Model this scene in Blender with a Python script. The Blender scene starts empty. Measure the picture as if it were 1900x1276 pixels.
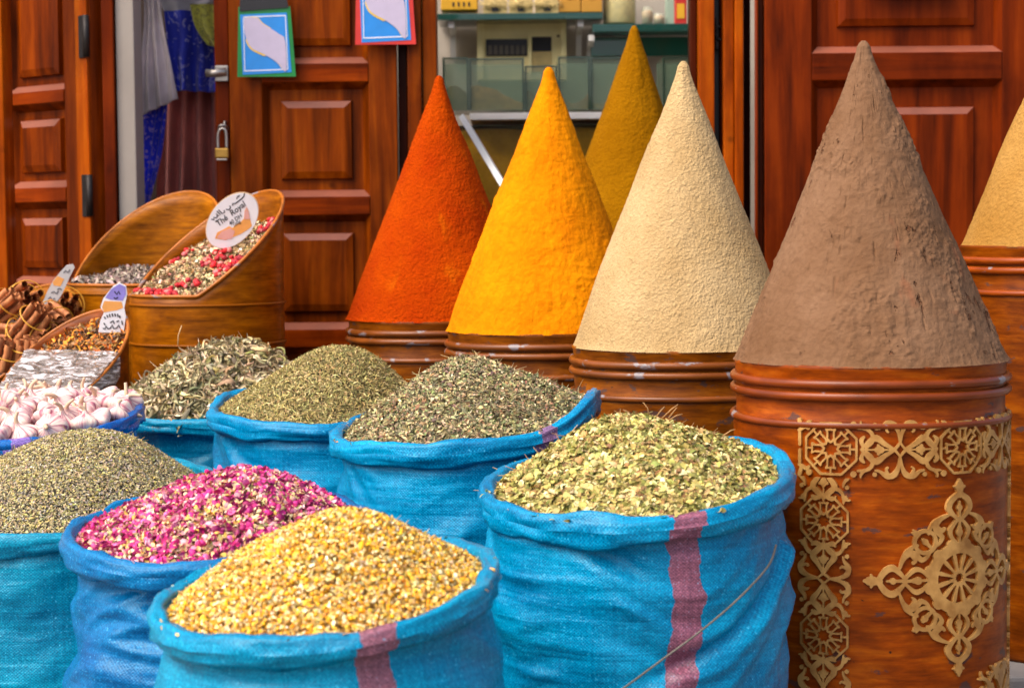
import bpy, bmesh, math, random
import numpy as np
from mathutils import Matrix, Vector

random.seed(7)
RNG = np.random.default_rng(11)
R_ = math.radians
scene = bpy.context.scene
COL = scene.collection

# ------------------------------------------------------------------ camera
FPX, EYE, PITCH, ROLL = 3600.0, 1.15, R_(3.5), R_(-0.5)
CAM_M = Matrix.Rotation(math.pi / 2 - PITCH, 4, 'X') @ Matrix.Rotation(ROLL, 4, 'Z')


def P(x, y, Y):
    """world point seen at photograph position (x, y) at the distance Y along the street axis"""
    d = CAM_M.to_3x3() @ Vector(((x - 950) / FPX, -(y - 638) / FPX, -1.0))
    d = d * (Y / d.y)
    return Vector((d.x, d.y, d.z + EYE))


cam_d = bpy.data.cameras.new('camera')
cam = bpy.data.objects.new('camera', cam_d)
COL.objects.link(cam)
cam.matrix_world = Matrix.Translation((0, 0, EYE)) @ CAM_M
cam_d.sensor_width = 36.0
cam_d.lens = 36.0 * FPX / 1900.0
cam_d.clip_start, cam_d.clip_end = 0.05, 500.0
cam_d.dof.use_dof = True
cam_d.dof.focus_distance = 3.45
cam_d.dof.aperture_fstop = 7.0
scene.camera = cam


# ------------------------------------------------------------------ noise
def _hash(ix, iy, iz):
    h = (ix.astype(np.int64) * 374761393 + iy.astype(np.int64) * 668265263 + iz.astype(np.int64) * 2147483647) & 0xFFFFFFFF
    h = ((h ^ (h >> 13)) * 1274126177) & 0xFFFFFFFF
    h = h ^ (h >> 16)
    return (h & 0xFFFFFF) / float(0xFFFFFF) * 2 - 1


def noise(x, y, z=0.0):
    x, y, z = np.broadcast_arrays(np.asarray(x, float), np.asarray(y, float), np.asarray(z, float))
    x, y, z = 0.7071 * x + 0.4082 * y + 0.5774 * z, -0.7071 * x + 0.4082 * y + 0.5774 * z, -0.8165 * y + 0.5774 * z
    ix, iy, iz = np.floor(x), np.floor(y), np.floor(z)
    fx, fy, fz = x - ix, y - iy, z - iz
    ux, uy, uz = fx * fx * (3 - 2 * fx), fy * fy * (3 - 2 * fy), fz * fz * (3 - 2 * fz)
    r = 0
    for a in (0, 1):
        for b in (0, 1):
            for c in (0, 1):
                w = (ux if a else 1 - ux) * (uy if b else 1 - uy) * (uz if c else 1 - uz)
                r = r + w * _hash(ix + a, iy + b, iz + c)
    return r


def fbm(x, y, z=0.0, o=3):
    r, a = 0, 1.0
    for k in range(o):
        r = r + a * noise(x * 2 ** k + 17 * k, y * 2 ** k + 5 * k, np.asarray(z) * 2 ** k + 9 * k)
        a *= 0.5
    return r


# ------------------------------------------------------------------ mesh helpers
def fast_mesh(name, V, faces, uv=None, col=None, smooth=True):
    """faces: list of int arrays (n, k)"""
    V = np.asarray(V, np.float32)
    me = bpy.data.meshes.new(name)
    me.vertices.add(len(V))
    me.vertices.foreach_set('co', V.ravel())
    faces = [np.asarray(f, np.int32) for f in faces if len(f)]
    loops = np.concatenate([f.ravel() for f in faces])
    starts, s = [], 0
    for f in faces:
        n, k = f.shape
        starts.append(s + np.arange(n) * k)
        s += n * k
    starts = np.concatenate(starts).astype(np.int32)
    me.loops.add(len(loops))
    me.loops.foreach_set('vertex_index', loops)
    me.polygons.add(len(starts))
    me.polygons.foreach_set('loop_start', starts)
    me.polygons.foreach_set('use_smooth', np.full(len(starts), smooth, bool))
    me.update(calc_edges=True)
    me.validate()
    if uv is not None:
        l = me.uv_layers.new(name='UVMap')
        l.data.foreach_set('uv', np.asarray(uv, np.float32)[loops].ravel())
    if col is not None:
        c = np.ones((len(V), 4), np.float32)
        c[:, :3] = col
        a = me.color_attributes.new('col', 'FLOAT_COLOR', 'POINT')
        a.data.foreach_set('color', c.ravel())
    return me


def link(name, me, mat=None, parent=None, loc=None):
    o = bpy.data.objects.new(name, me)
    COL.objects.link(o)
    if mat is not None and me is not None:
        me.materials.append(mat)
    if parent is not None:
        o.parent = parent
    if loc is not None:
        o.location = loc
    return o


def tag(o, label, cat, group=None, kind=None):
    o['label'] = label
    o['category'] = cat
    if group:
        o['group'] = group
    if kind:
        o['kind'] = kind
    return o


def thing(name, label, cat, loc=(0, 0, 0), group=None, kind=None, rotz=0):
    o = bpy.data.objects.new(name, None)
    o.empty_display_size = 0.05
    COL.objects.link(o)
    o.location = loc
    o.rotation_euler = (0, 0, rotz)
    return tag(o, label, cat, group, kind)


def grid_faces(nu, nv, wrap=False):
    """grid of (nv rows) x (nu columns) vertices, index = j*nu+i"""
    i = np.arange(nu if wrap else nu - 1)
    j = np.arange(nv - 1)
    I, J = np.meshgrid(i, j)
    I, J = I.ravel(), J.ravel()
    I2 = (I + 1) % nu
    return np.stack([J * nu + I, J * nu + I2, (J + 1) * nu + I2, (J + 1) * nu + I], 1)


def box_bm(bm, x0, x1, y0, y1, z0, z1, b=0.0):
    r = bmesh.ops.create_cube(bm, size=1.0)
    vs = r['verts']
    for v in vs:
        v.co = ((x0 + x1) / 2 + v.co.x * (x1 - x0), (y0 + y1) / 2 + v.co.y * (y1 - y0), (z0 + z1) / 2 + v.co.z * (z1 - z0))
    if b > 0:
        es = list({e for v in vs for e in v.link_edges})
        bmesh.ops.bevel(bm, geom=es, offset=b, segments=2, affect='EDGES', profile=0.6)


def box(name, x0, x1, y0, y1, z0, z1, mat, parent=None, b=0.003):
    bm = bmesh.new()
    box_bm(bm, min(x0, x1), max(x0, x1), min(y0, y1), max(y0, y1), min(z0, z1), max(z0, z1), b)
    me = bpy.data.meshes.new(name)
    bm.to_mesh(me)
    bm.free()
    return link(name, me, mat, parent)


def revolve(profile, n=96, lobes=None):
    """profile [(r,z)...] -> V, faces, uv (metres)"""
    pr = np.asarray(profile, float)
    th = np.linspace(0, 2 * np.pi, n + 1)
    seg = np.r_[0, np.cumsum(np.hypot(np.diff(pr[:, 0]), np.diff(pr[:, 1])))]
    Rr, T = np.meshgrid(pr[:, 0], th, indexing='ij')
    Z = np.repeat(pr[:, 1][:, None], n + 1, 1)
    V = np.stack([Rr * np.cos(T), Rr * np.sin(T), Z], -1).reshape(-1, 3)
    rm = pr[:, 0].max()
    UV = np.stack([T * rm, np.repeat(seg[:, None], n + 1, 1)], -1).reshape(-1, 2)
    return V, [grid_faces(n + 1, len(pr))], UV


def tube_arrays(path, rad, n=10, caps=True, flat=1.0):
    p = np.asarray(path, float)
    m = len(p)
    rad = np.broadcast_to(np.asarray(rad, float), (m,))
    t = np.gradient(p, axis=0)
    t /= np.linalg.norm(t, axis=1)[:, None] + 1e-12
    up = np.array([0, 0, 1.0]) if abs(t[0, 2]) < 0.9 else np.array([1.0, 0, 0])
    V = []
    a = np.linspace(0, 2 * np.pi, n, endpoint=False)
    for i in range(m):
        s = np.cross(t[i], up)
        s /= np.linalg.norm(s) + 1e-12
        u = np.cross(s, t[i])
        up = u
        V.append(p[i] + rad[i] * (np.cos(a)[:, None] * s + flat * np.sin(a)[:, None] * u))
    V = np.concatenate(V)
    F = [grid_faces(n, m, True)]
    if caps:
        F.append(np.array([list(range(n))[::-1], [(m - 1) * n + k for k in range(n)]]))
    return V, F


def tube(name, path, rad, mat, parent=None, n=10, flat=1.0):
    V, F = tube_arrays(path, rad, n, True, flat)
    return link(name, fast_mesh(name, V, F), mat, parent)


def merge(parts):
    """parts: list of (V, [faces], col or None)"""
    Vs, Fs, Cs, s = [], {}, [], 0
    for V, F, C in parts:
        V = np.asarray(V)
        Vs.append(V)
        for f in F:
            f = np.asarray(f)
            Fs.setdefault(f.shape[1], []).append(f + s)
        Cs.append(np.broadcast_to(np.asarray(C if C is not None else (1, 1, 1), float), (len(V), 3)))
        s += len(V)
    return np.concatenate(Vs), [np.concatenate(v) for v in Fs.values()], np.concatenate(Cs)


def prism(name, pts, thick, mat, parent=None, frame=None):
    """flat polygon (a, b) extruded by thick towards the frame's normal; frame=(origin, ua, ub, n)"""
    o, ua, ub, n = frame
    k = len(pts)
    top = [o + ua * a + ub * b + n * thick for a, b in pts]
    bot = [o + ua * a + ub * b for a, b in pts]
    me = bpy.data.meshes.new(name)
    fs = [list(range(k)), list(range(2 * k - 1, k - 1, -1))] + [[i, k + i, k + (i + 1) % k, (i + 1) % k] for i in range(k)]
    me.from_pydata([tuple(v) for v in top + bot], [], fs)
    me.update()
    return link(name, me, mat, parent)


def smooth_path(pts, n=8, closed=False):
    p = np.asarray(pts, float)
    m = len(p)
    out = []
    for i in range(m if closed else m - 1):
        if closed:
            a, b, c, d = p[(i - 1) % m], p[i], p[(i + 1) % m], p[(i + 2) % m]
        else:
            a, b, c, d = p[max(i - 1, 0)], p[i], p[i + 1], p[min(i + 2, m - 1)]
        for k in range(n):
            t = k / n
            out.append(0.5 * (2 * b + (c - a) * t + (2 * a - 5 * b + 4 * c - d) * t * t + (3 * b - a - 3 * c + d) * t ** 3))
    out.append(p[0] if closed else p[-1])
    return np.array(out)


# ------------------------------------------------------------------ materials
def lin(r, g, b):
    f = lambda c: (c / 255 / 12.92) if c / 255 <= 0.04045 else ((c / 255 + 0.055) / 1.055) ** 2.4
    return (f(r), f(g), f(b))


class NT:
    def __init__(self, name):
        self.m = bpy.data.materials.new(name)
        self.m.use_nodes = True
        self.t = self.m.node_tree
        self.b = self.t.nodes['Principled BSDF']

    def n(self, typ, **kw):
        nd = self.t.nodes.new(typ)
        for k, v in kw.items():
            setattr(nd, k, v)
        return nd

    def l(self, a, b):
        self.t.links.new(a, b)

    def coord(self, which='Object', scale=(1, 1, 1), rnd=False):
        tc = self.n('ShaderNodeTexCoord')
        mp = self.n('ShaderNodeMapping')
        mp.inputs['Scale'].default_value = scale
        self.l(tc.outputs[which], mp.inputs['Vector'])
        if rnd:
            oi = self.n('ShaderNodeObjectInfo')
            mu = self.n('ShaderNodeMath', operation='MULTIPLY')
            mu.inputs[1].default_value = 37.0
            self.l(oi.outputs['Random'], mu.inputs[0])
            self.l(mu.outputs[0], mp.inputs['Location'])
        return mp.outputs[0]

    def noise(self, vec, scale, detail=4, rough=0.55, dist=0.0):
        nd = self.n('ShaderNodeTexNoise')
        nd.inputs['Scale'].default_value = scale
        nd.inputs['Detail'].default_value = detail
        nd.inputs['Roughness'].default_value = rough
        nd.inputs['Distortion'].default_value = dist
        self.l(vec, nd.inputs['Vector'])
        return nd.outputs['Fac']

    def ramp(self, fac, stops, interp='LINEAR'):
        nd = self.n('ShaderNodeValToRGB')
        nd.color_ramp.interpolation = interp
        e = nd.color_ramp.elements
        while len(e) < len(stops):
            e.new(0.5)
        for k, (p, c) in enumerate(stops):
            e[k].position = p
            e[k].color = (*c, 1) if len(c) == 3 else c
        self.l(fac, nd.inputs[0])
        return nd.outputs[0]

    def mix(self, fac, a, b, mode='MIX'):
        nd = self.n('ShaderNodeMix', data_type='RGBA', blend_type=mode)
        for s, v in ((0, fac), (6, a), (7, b)):
            if hasattr(v, 'links'):
                self.l(v, nd.inputs[s])
            elif s == 0:
                nd.inputs[0].default_value = v
            else:
                nd.inputs[s].default_value = (*v, 1)
        return nd.outputs[2]

    def math(self, op, a, b=None, c=None):
        nd = self.n('ShaderNodeMath', operation=op)
        for k, v in enumerate((a, b, c)):
            if v is None:
                continue
            if hasattr(v, 'links'):
                self.l(v, nd.inputs[k])
            else:
                nd.inputs[k].default_value = v
        return nd.outputs[0]

    def bump(self, h, strength=0.5, dist=0.002, prev=None):
        nd = self.n('ShaderNodeBump')
        nd.inputs['Strength'].default_value = strength
        nd.inputs['Distance'].default_value = dist
        self.l(h, nd.inputs['Height'])
        if prev is not None:
            self.l(prev, nd.inputs['Normal'])
        return nd.outputs[0]

    def set(self, **kw):
        for k, v in kw.items():
            s = self.b.inputs[k.replace('_', ' ')]
            if hasattr(v, 'links'):
                self.l(v, s)
            elif isinstance(v, tuple) and len(v) == 3:
                s.default_value = (*v, 1)
            else:
                s.default_value = v
        return self


def plain(name, rgb, rough=0.6, var=0.12, nscale=14, bump=0.0, metal=0.0, spec=0.5):
    t = NT(name)
    v = t.coord('Object')
    f = t.noise(v, nscale, 5)
    c = lin(*rgb)
    col = t.ramp(f, [(0.3, tuple(x * (1 - var) for x in c)), (0.7, tuple(min(1, x * (1 + var)) for x in c))])
    t.set(Base_Color=col, Roughness=rough, Metallic=metal, Specular_IOR_Level=spec)
    if bump:
        t.set(Normal=t.bump(t.noise(v, nscale * 6, 4), bump, 0.002))
    return t.m


def wood(name, axis, dark, mid, light, rough=0.34, gain=1.0):
    t = NT(name)
    sc = [9, 9, 9]
    sc['xyz'.index(axis)] = 0.7
    v = t.coord('Object', tuple(sc), rnd=True)
    f = t.noise(v, 2.6, 5, 0.55, 0.5)
    g = t.noise(v, 16, 3, 0.6)
    c = t.ramp(f, [(0.30, lin(*dark)), (0.5, lin(*mid)), (0.72, lin(*light))])
    c = t.mix(0.22, c, t.ramp(g, [(0.3, (0.35, 0.35, 0.35)), (0.65, (1.0, 1.0, 1.0))]), 'MULTIPLY')
    # knots and scuffs
    k = t.noise(t.coord('Object', (3, 3, 3), rnd=True), 3.0, 2)
    km = t.ramp(k, [(0.70, (0, 0, 0)), (0.76, (1, 1, 1))])
    c = t.mix(t.math('MULTIPLY', km, 0.6), c, lin(40, 14, 4))
    big = t.noise(t.coord('Object', (1, 1, 1), rnd=True), 4.0, 3)
    # handling grime and faded varnish in large patches
    c = t.mix(0.75, c, t.ramp(t.noise(t.coord('Object', (2.2, 2.2, 1.1), rnd=True), 2.4, 5, 0.65), [(0.32, (0.42, 0.38, 0.36)), (0.52, (0.95, 0.95, 0.95)), (0.72, (1.25, 1.3, 1.3))]), 'MULTIPLY')
    r = t.ramp(big, [(0.3, (rough - 0.08,) * 3), (0.7, (rough + 0.14,) * 3)])
    t.set(Base_Color=c, Roughness=r, Specular_IOR_Level=0.06)
    t.set(Normal=t.bump(g, 0.12, 0.001))
    return t.m


DUSTY_LIT = plain('dusty_lit_varnish', (126, 66, 44), 0.6, 0.22, 9)
W_V = wood('varnished_wood_vertical', 'z', (70, 26, 2), (118, 48, 2), (152, 72, 6))
W_H = wood('varnished_wood_horizontal', 'x', (72, 22, 0), (116, 40, 0), (146, 58, 2))
W_R = wood('red_varnished_wood', 'z', (66, 20, 2), (106, 35, 2), (128, 48, 4))
W_RH = wood('red_varnished_wood_across', 'x', (64, 20, 2), (102, 33, 2), (124, 46, 4))
W_SHADE = wood('brown_shaded_wood', 'z', (58, 18, 0), (104, 38, 0), (138, 58, 2))  # door wood darkened: shade on the turned leaf is put into the colour
W_O = wood('orange_wood', 'z', (120, 46, 0), (164, 70, 2), (188, 94, 8))
W_D = wood('dark_wood', 'z', (36, 10, 0), (56, 16, 0), (76, 24, 2))


def barrel_mat(name, dark, mid, light, chips, seed, grime=0.0):
    """tin painted to look like wood: streaks run round the barrel, paint chipped to grey"""
    t = NT(name)
    tc = t.n('ShaderNodeTexCoord')
    mp = t.n('ShaderNodeMapping')
    mp.inputs['Scale'].default_value = (6, 30, 1)
    mp.inputs['Location'].default_value = (seed * 3.1, seed * 1.7, 0)
    t.l(tc.outputs['UV'], mp.inputs['Vector'])
    v = mp.outputs[0]
    f = t.noise(v, 2.0, 6, 0.62, 0.3)
    c = t.ramp(f, [(0.22, lin(*dark)), (0.5, lin(*mid)), (0.80, lin(*light))])
    mpf = t.n('ShaderNodeMapping')
    mpf.inputs['Scale'].default_value = (16, 190, 1)
    t.l(tc.outputs['UV'], mpf.inputs['Vector'])
    fg = t.noise(mpf.outputs[0], 1.0, 4, 0.6, 0.3)
    c = t.mix(0.4, c, t.ramp(fg, [(0.32, (0.5, 0.42, 0.38)), (0.62, (1.12, 1.08, 1.05))]), 'MULTIPLY')
    mp2 = t.n('ShaderNodeMapping')
    mp2.inputs['Scale'].default_value = (7, 14, 1)
    mp2.inputs['Location'].default_value = (seed * 5.3, seed, 0)
    t.l(tc.outputs['UV'], mp2.inputs['Vector'])
    pn = t.noise(mp2.outputs[0], 1.3, 4, 0.6)
    c = t.mix(0.6, c, t.ramp(pn, [(0.30, (0.30, 0.24, 0.22)), (0.6, (1.08, 1.04, 1.0))]), 'MULTIPLY')
    if chips > 0:
        # dark grey bare patches
        m1 = t.ramp(t.noise(mp2.outputs[0], 2.1, 5, 0.6), [(0.66 - 0.1 * chips, (0, 0, 0)), (0.69 - 0.1 * chips, (1, 1, 1))])
        c = t.mix(t.math('MULTIPLY', m1, 0.75), c, lin(58, 50, 50))
        mp3 = t.n('ShaderNodeMapping')
        mp3.inputs['Scale'].default_value = (18, 30, 1)
        mp3.inputs['Location'].default_value = (seed, seed * 2.2, 0)
        t.l(tc.outputs['UV'], mp3.inputs['Vector'])
        m2 = t.ramp(t.noise(mp3.outputs[0], 2.0, 3), [(0.70, (0, 0, 0)), (0.73, (1, 1, 1))])
        c = t.mix(m2, c, lin(46, 28, 18))
    rr = t.ramp(pn, [(0.3, (0.46,) * 3), (0.7, (0.26,) * 3)])
    t.set(Base_Color=c, Roughness=rr, Specular_IOR_Level=0.10, Coat_Weight=0.03, Coat_Roughness=0.12)
    t.set(Normal=t.bump(t.noise(v, 2.5, 4), 0.07, 0.0012, t.bump(pn, 0.35, 0.004)))
    return t.m


def hoop_mat(name, rgb, chip=0.5, seed=0):
    t = NT(name)
    v = t.coord('Object', (6, 6, 20), rnd=True)
    f = t.noise(v, 2.2, 4)
    c = t.ramp(f, [(0.3, tuple(x * 0.55 for x in lin(*rgb))), (0.65, lin(*rgb))])
    m = t.ramp(t.noise(t.coord('Object', (9, 9, 14), rnd=True), 2.0, 4), [(0.60 - 0.05 * chip, (0, 0, 0)), (0.64 - 0.05 * chip, (1, 1, 1))])
    c = t.mix(t.math('MULTIPLY', m, 0.85), c, lin(128, 124, 128))
    t.set(Base_Color=c, Roughness=0.3, Specular_IOR_Level=0.3)
    return t.m


def sack_mat(name, c1, c2, stripe=None, stripe_rgb=(152, 92, 112), seed=0, sheen=0.32):
    """woven plastic; UV in metres, stripe=(centre u, half width)"""
    t = NT(name)
    uv = t.n('ShaderNodeTexCoord').outputs['UV']
    mpb = t.n('ShaderNodeMapping')
    mpb.inputs['Scale'].default_value = (3, 6, 1)
    mpb.inputs['Location'].default_value = (seed * 2.3, seed * 4.1, 0)
    t.l(uv, mpb.inputs['Vector'])
    big = t.noise(mpb.outputs[0], 1.5, 4, 0.6)
    c = t.ramp(big, [(0.32, lin(*c1)), (0.68, lin(*c2))])
    sx = t.n('ShaderNodeSeparateXYZ')
    t.l(uv, sx.inputs[0])
    u, vv = sx.outputs[0], sx.outputs[1]
    if stripe:
        wob = t.math('ADD', t.math('MULTIPLY_ADD', t.noise(mpb.outputs[0], 1.6, 3), 0.050, -0.025), t.math('MULTIPLY_ADD', t.noise(mpb.outputs[0], 40, 2), 0.006, -0.003))
        d = t.math('ABSOLUTE', t.math('SUBTRACT', t.math('ADD', u, wob), stripe[0]))
        sm = t.math('LESS_THAN', d, stripe[1])
        sc = t.ramp(t.noise(mpb.outputs[0], 60, 2), [(0.35, tuple(x * 0.72 for x in lin(*stripe_rgb))), (0.65, lin(*stripe_rgb))])
        c = t.mix(sm, c, sc)
    # weave: flat tapes crossing, about 3.5 mm apart, with bright and dull threads
    wx = t.math('SINE', t.math('MULTIPLY', u, 1150.0))
    wy = t.math('SINE', t.math('MULTIPLY', vv, 1350.0))
    wv = t.math('MULTIPLY', wx, wy)
    mp3 = t.n('ShaderNodeMapping')
    mp3.inputs['Scale'].default_value = (190, 380, 1)
    t.l(uv, mp3.inputs['Vector'])
    fine = t.noise(mp3.outputs[0], 1.0, 2)
    mp4 = t.n('ShaderNodeMapping')
    mp4.inputs['Scale'].default_value = (380, 150, 1)
    t.l(uv, mp4.inputs['Vector'])
    fine2 = t.noise(mp4.outputs[0], 1.0, 2)
    ff = t.math('MULTIPLY', fine, fine2)
    c = t.mix(0.62, c, t.ramp(ff, [(0.13, (0.42, 0.48, 0.54)), (0.34, (1.3, 1.25, 1.2))]), 'MULTIPLY')
    c = t.mix(0.75, c, t.ramp(t.math('MULTIPLY_ADD', wv, 0.5, 0.5), [(0.2, (0.60, 0.66, 0.72)), (0.75, (1.16, 1.13, 1.1))]), 'MULTIPLY')
    # single tapes woven a little lighter or darker, running the whole way up and round
    tu = t.n('ShaderNodeTexNoise', noise_dimensions='1D')
    tu.inputs['Scale'].default_value = 130.0
    tu.inputs['Detail'].default_value = 2
    t.l(u, tu.inputs['W'])
    tv = t.n('ShaderNodeTexNoise', noise_dimensions='1D')
    tv.inputs['Scale'].default_value = 130.0
    tv.inputs['Detail'].default_value = 2
    t.l(vv, tv.inputs['W'])
    c = t.mix(0.4, c, t.ramp(t.math('MULTIPLY', tu.outputs['Fac'], tv.outputs['Fac']), [(0.16, (0.60, 0.66, 0.72)), (0.36, (1.2, 1.16, 1.12))]), 'MULTIPLY')
    # creases running round the sack
    mp5 = t.n('ShaderNodeMapping')
    mp5.inputs['Scale'].default_value = (8, 55, 1)
    mp5.inputs['Location'].default_value = (seed * 1.3, seed * 0.7, 0)
    t.l(uv, mp5.inputs['Vector'])
    cr = t.noise(mp5.outputs[0], 1.0, 2, 0.5, 0.4)
    c = t.mix(t.math('MULTIPLY', t.ramp(ff, [(0.36, (0, 0, 0)), (0.46, (1, 1, 1))]), 0.55), c, lin(96, 196, 232))  # glints along the threads, painted in as a paler colour
    t.set(Base_Color=c, Roughness=0.27, Specular_IOR_Level=sheen, Specular_Tint=(0.55, 0.95, 1.0))
    h = t.math('ADD', t.math('MULTIPLY', wv, 0.3), t.math('MULTIPLY', ff, 2.0))
    t.set(Normal=t.bump(h, 0.45, 0.0012, t.bump(cr, 0.45, 0.007)))
    return t.m


def attr_mat(name, rough=0.8, spec=0.3, trans=0.0):
    t = NT(name)
    a = t.n('ShaderNodeAttribute', attribute_name='col')
    v = t.coord('Object')
    f = t.noise(v, 180, 2)
    c = t.mix(0.5, a.outputs['Color'], t.ramp(f, [(0.3, (0.7, 0.7, 0.7)), (0.7, (1.15, 1.15, 1.15))]), 'MULTIPLY')
    t.set(Base_Color=c, Roughness=rough, Specular_IOR_Level=spec)
    return t.m


HERB = attr_mat('dried_herb', 0.75, 0.35)
PETAL = attr_mat('dried_petals', 0.6, 0.4)


def powder_mat(name, c, c2, scale=120, bump=0.8, patch=None, fine=420, dist=0.004, scar=None, strokes=0.0):
    """pressed powder: grain from bump, slow colour drift, optional patches of another tone"""
    t = NT(name)
    v = t.coord('Object')
    big = t.noise(v, 7, 4, 0.6)
    col = t.ramp(big, [(0.34, lin(*c)), (0.66, lin(*c2))])
    if patch:
        pm = t.ramp(t.noise(t.coord('Object', (1, 1, 0.5)), patch[1], 4, 0.6, 0.4), [(patch[2], (0, 0, 0)), (patch[2] + 0.08, (1, 1, 1))])
        col = t.mix(t.math('MULTIPLY', pm, 0.8), col, lin(*patch[0]))
    n1 = t.noise(v, scale, 4, 0.68, 0.0)
    n2 = t.noise(v, fine, 2)
    vo = t.n('ShaderNodeTexVoronoi', feature='SMOOTH_F1')
    vo.inputs['Scale'].default_value = scale * 1.5
    vo.inputs['Smoothness'].default_value = 0.4
    t.l(v, vo.inputs['Vector'])
    n1 = t.math('SUBTRACT', n1, t.math('MULTIPLY', vo.outputs['Distance'], 0.45))
    n1 = t.math('ADD', n1, 0.18)
    col = t.mix(0.25, col, t.ramp(n1, [(0.3, (0.66, 0.6, 0.58)), (0.55, (1.06, 1.06, 1.06))]), 'MULTIPLY')
    t.set(Base_Color=col, Roughness=0.95, Specular_IOR_Level=0.04)
    nb = t.bump(n2, bump * 0.5, 0.001)
    if strokes:
        sn = t.noise(t.coord('Object', (26, 26, 5)), 1.4, 4, 0.6, 0.8)
        nb = t.bump(sn, strokes, 0.012, nb)
        sn2 = t.noise(t.coord('Object', (5, 5, 20)), 1.2, 3, 0.6, 1.0)
        nb = t.bump(sn2, strokes * 0.6, 0.014, nb)
    if scar:
        # torn scabs and pits where the crust broke away
        m1 = t.noise(t.coord('Object', (34, 34, 15)), 1.5, 4, 0.62, 0.3)
        m2 = t.noise(t.coord('Object', (5, 5, 3)), 1.6, 2)
        pit = t.ramp(t.math('ADD', m1, t.math('MULTIPLY', m2, 0.5)), [(0.93, (0, 0, 0)), (0.99, (1, 1, 1))])
        col2 = t.mix(t.math('MULTIPLY', pit, 0.7), col, lin(*scar))
        t.set(Base_Color=col2)
        nb = t.bump(t.math('MULTIPLY', pit, -1.0), 0.9, 0.006, nb)
    t.set(Normal=t.bump(n1, bump, dist, nb))
    return t.m


def glass_mat(name, tint, alpha, rough=0.06):
    t = NT(name)
    t.set(Base_Color=lin(*tint), Roughness=rough, Alpha=alpha, Specular_IOR_Level=0.6)
    return t.m


BRASS = None
t = NT('gilded_fretwork')
v = t.coord('Object')
f = t.noise(v, 40, 4)
c = t.ramp(f, [(0.3, lin(150, 102, 44)), (0.65, lin(198, 150, 82))])
c = t.mix(0.5, c, t.ramp(t.noise(v, 9, 4), [(0.34, (0.52, 0.46, 0.40)), (0.56, (1, 1, 1))]), 'MULTIPLY')
t.set(Base_Color=c, Roughness=0.42, Metallic=0.25, Normal=t.bump(f, 0.2, 0.001))
BRASS = t.m

IRON = plain('dark_iron', (44, 40, 38), 0.5, 0.3, 30, 0.3, 0.6)
STEEL = plain('worn_steel', (168, 160, 150), 0.35, 0.15, 30, 0.1, 0.8)
BRASSLOCK = plain('brass_lock', (170, 130, 60), 0.35, 0.2, 30, 0.1, 0.8)
WALLW = plain('whitewashed_plaster', (148, 140, 130), 0.9, 0.10, 5, 0.4)
WALLG = plain('shop_back_plaster', (176, 166, 152), 0.9, 0.14, 5, 0.4)
STONE = plain('paving_stone', (138, 130, 120), 0.85, 0.25, 7, 0.5)
STONE2 = plain('pale_stone', (120, 116, 112), 0.8, 0.15, 9, 0.4)
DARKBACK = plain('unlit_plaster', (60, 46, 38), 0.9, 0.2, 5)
WHITEP = plain('white_paint', (215, 215, 212), 0.45, 0.05, 12)
CREAM = plain('cream_metal', (240, 226, 160), 0.5, 0.08, 12)
BLACKP = plain('black_plastic', (22, 20, 22), 0.4, 0.2, 20)
INK = plain('black_ink', (24, 24, 30), 0.6, 0.1, 20)
CARDW = plain('white_card', (228, 228, 232), 0.55, 0.04, 25)
BLUEC = plain('blue_print', (30, 128, 206), 0.35, 0.08, 25)
LILAC = plain('lilac_print', (180, 170, 192), 0.4, 0.05, 40)
GREENP = plain('green_sleeve', (10, 122, 52), 0.3, 0.12, 18)
REDP = plain('red_sleeve', (196, 44, 34), 0.3, 0.12, 18)
YELP = plain('yellow_print', (222, 186, 60), 0.5, 0.1, 30)
ORANGEP = plain('orange_print', (228, 160, 84), 0.5, 0.12, 30)
PINKP = plain('pink_print', (214, 160, 150), 0.5, 0.12, 30)
LAVP = plain('violet_print', (140, 130, 206), 0.5, 0.15, 30)
YBOX = plain('yellow_carton', (214, 160, 26), 0.6, 0.1, 12)
OBOX = plain('ochre_carton', (190, 136, 40), 0.6, 0.1, 12)
STRAWBOX = plain('straw_box', (190, 168, 108), 0.7, 0.2, 40)
REDBOX = plain('red_packet', (186, 40, 30), 0.5, 0.15, 20)
GREENGLASS = glass_mat('green_glass', (34, 96, 80), 0.92)
DKGREEN = glass_mat('dark_green_glass', (16, 70, 62), 0.85)
BINGLASS = glass_mat('bin_glass', (104, 128, 104), 0.34)
BINEDGE = glass_mat('bin_glass_edge', (44, 70, 58), 0.85)
JARGLASS = glass_mat('jar_glass', (200, 206, 180), 0.3)


def xpx_(x, Y, y=200):
    return P(x, y, Y).x


# ------------------------------------------------------------------ setting
def structure(o):
    o['kind'] = 'structure'
    return o


SHOPY = 5.5
g = NT('street_paving')
v = g.coord('Object')
br = g.n('ShaderNodeTexBrick')
br.inputs['Scale'].default_value = 2.2
br.inputs['Color1'].default_value = (*lin(128, 120, 110), 1)
br.inputs['Color2'].default_value = (*lin(108, 101, 94), 1)
br.inputs['Mortar'].default_value = (*lin(62, 56, 50), 1)
br.inputs['Mortar Size'].default_value = 0.012
g.l(v, br.inputs['Vector'])
g.set(Base_Color=g.mix(0.5, br.outputs['Color'], g.ramp(g.noise(v, 6, 6), [(0.3, (0.6, 0.58, 0.55)), (0.7, (1.1, 1.1, 1.1))]), 'MULTIPLY'), Roughness=0.8)
g.set(Normal=g.bump(g.noise(v, 40, 5), 0.4, 0.004))
me = fast_mesh('ground', [(-60, -60, 0), (60, -60, 0), (60, 60, 0), (-60, 60, 0)], [np.array([[0, 1, 2, 3]])], smooth=False)
o = structure(link('ground', me, g.m))
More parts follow.
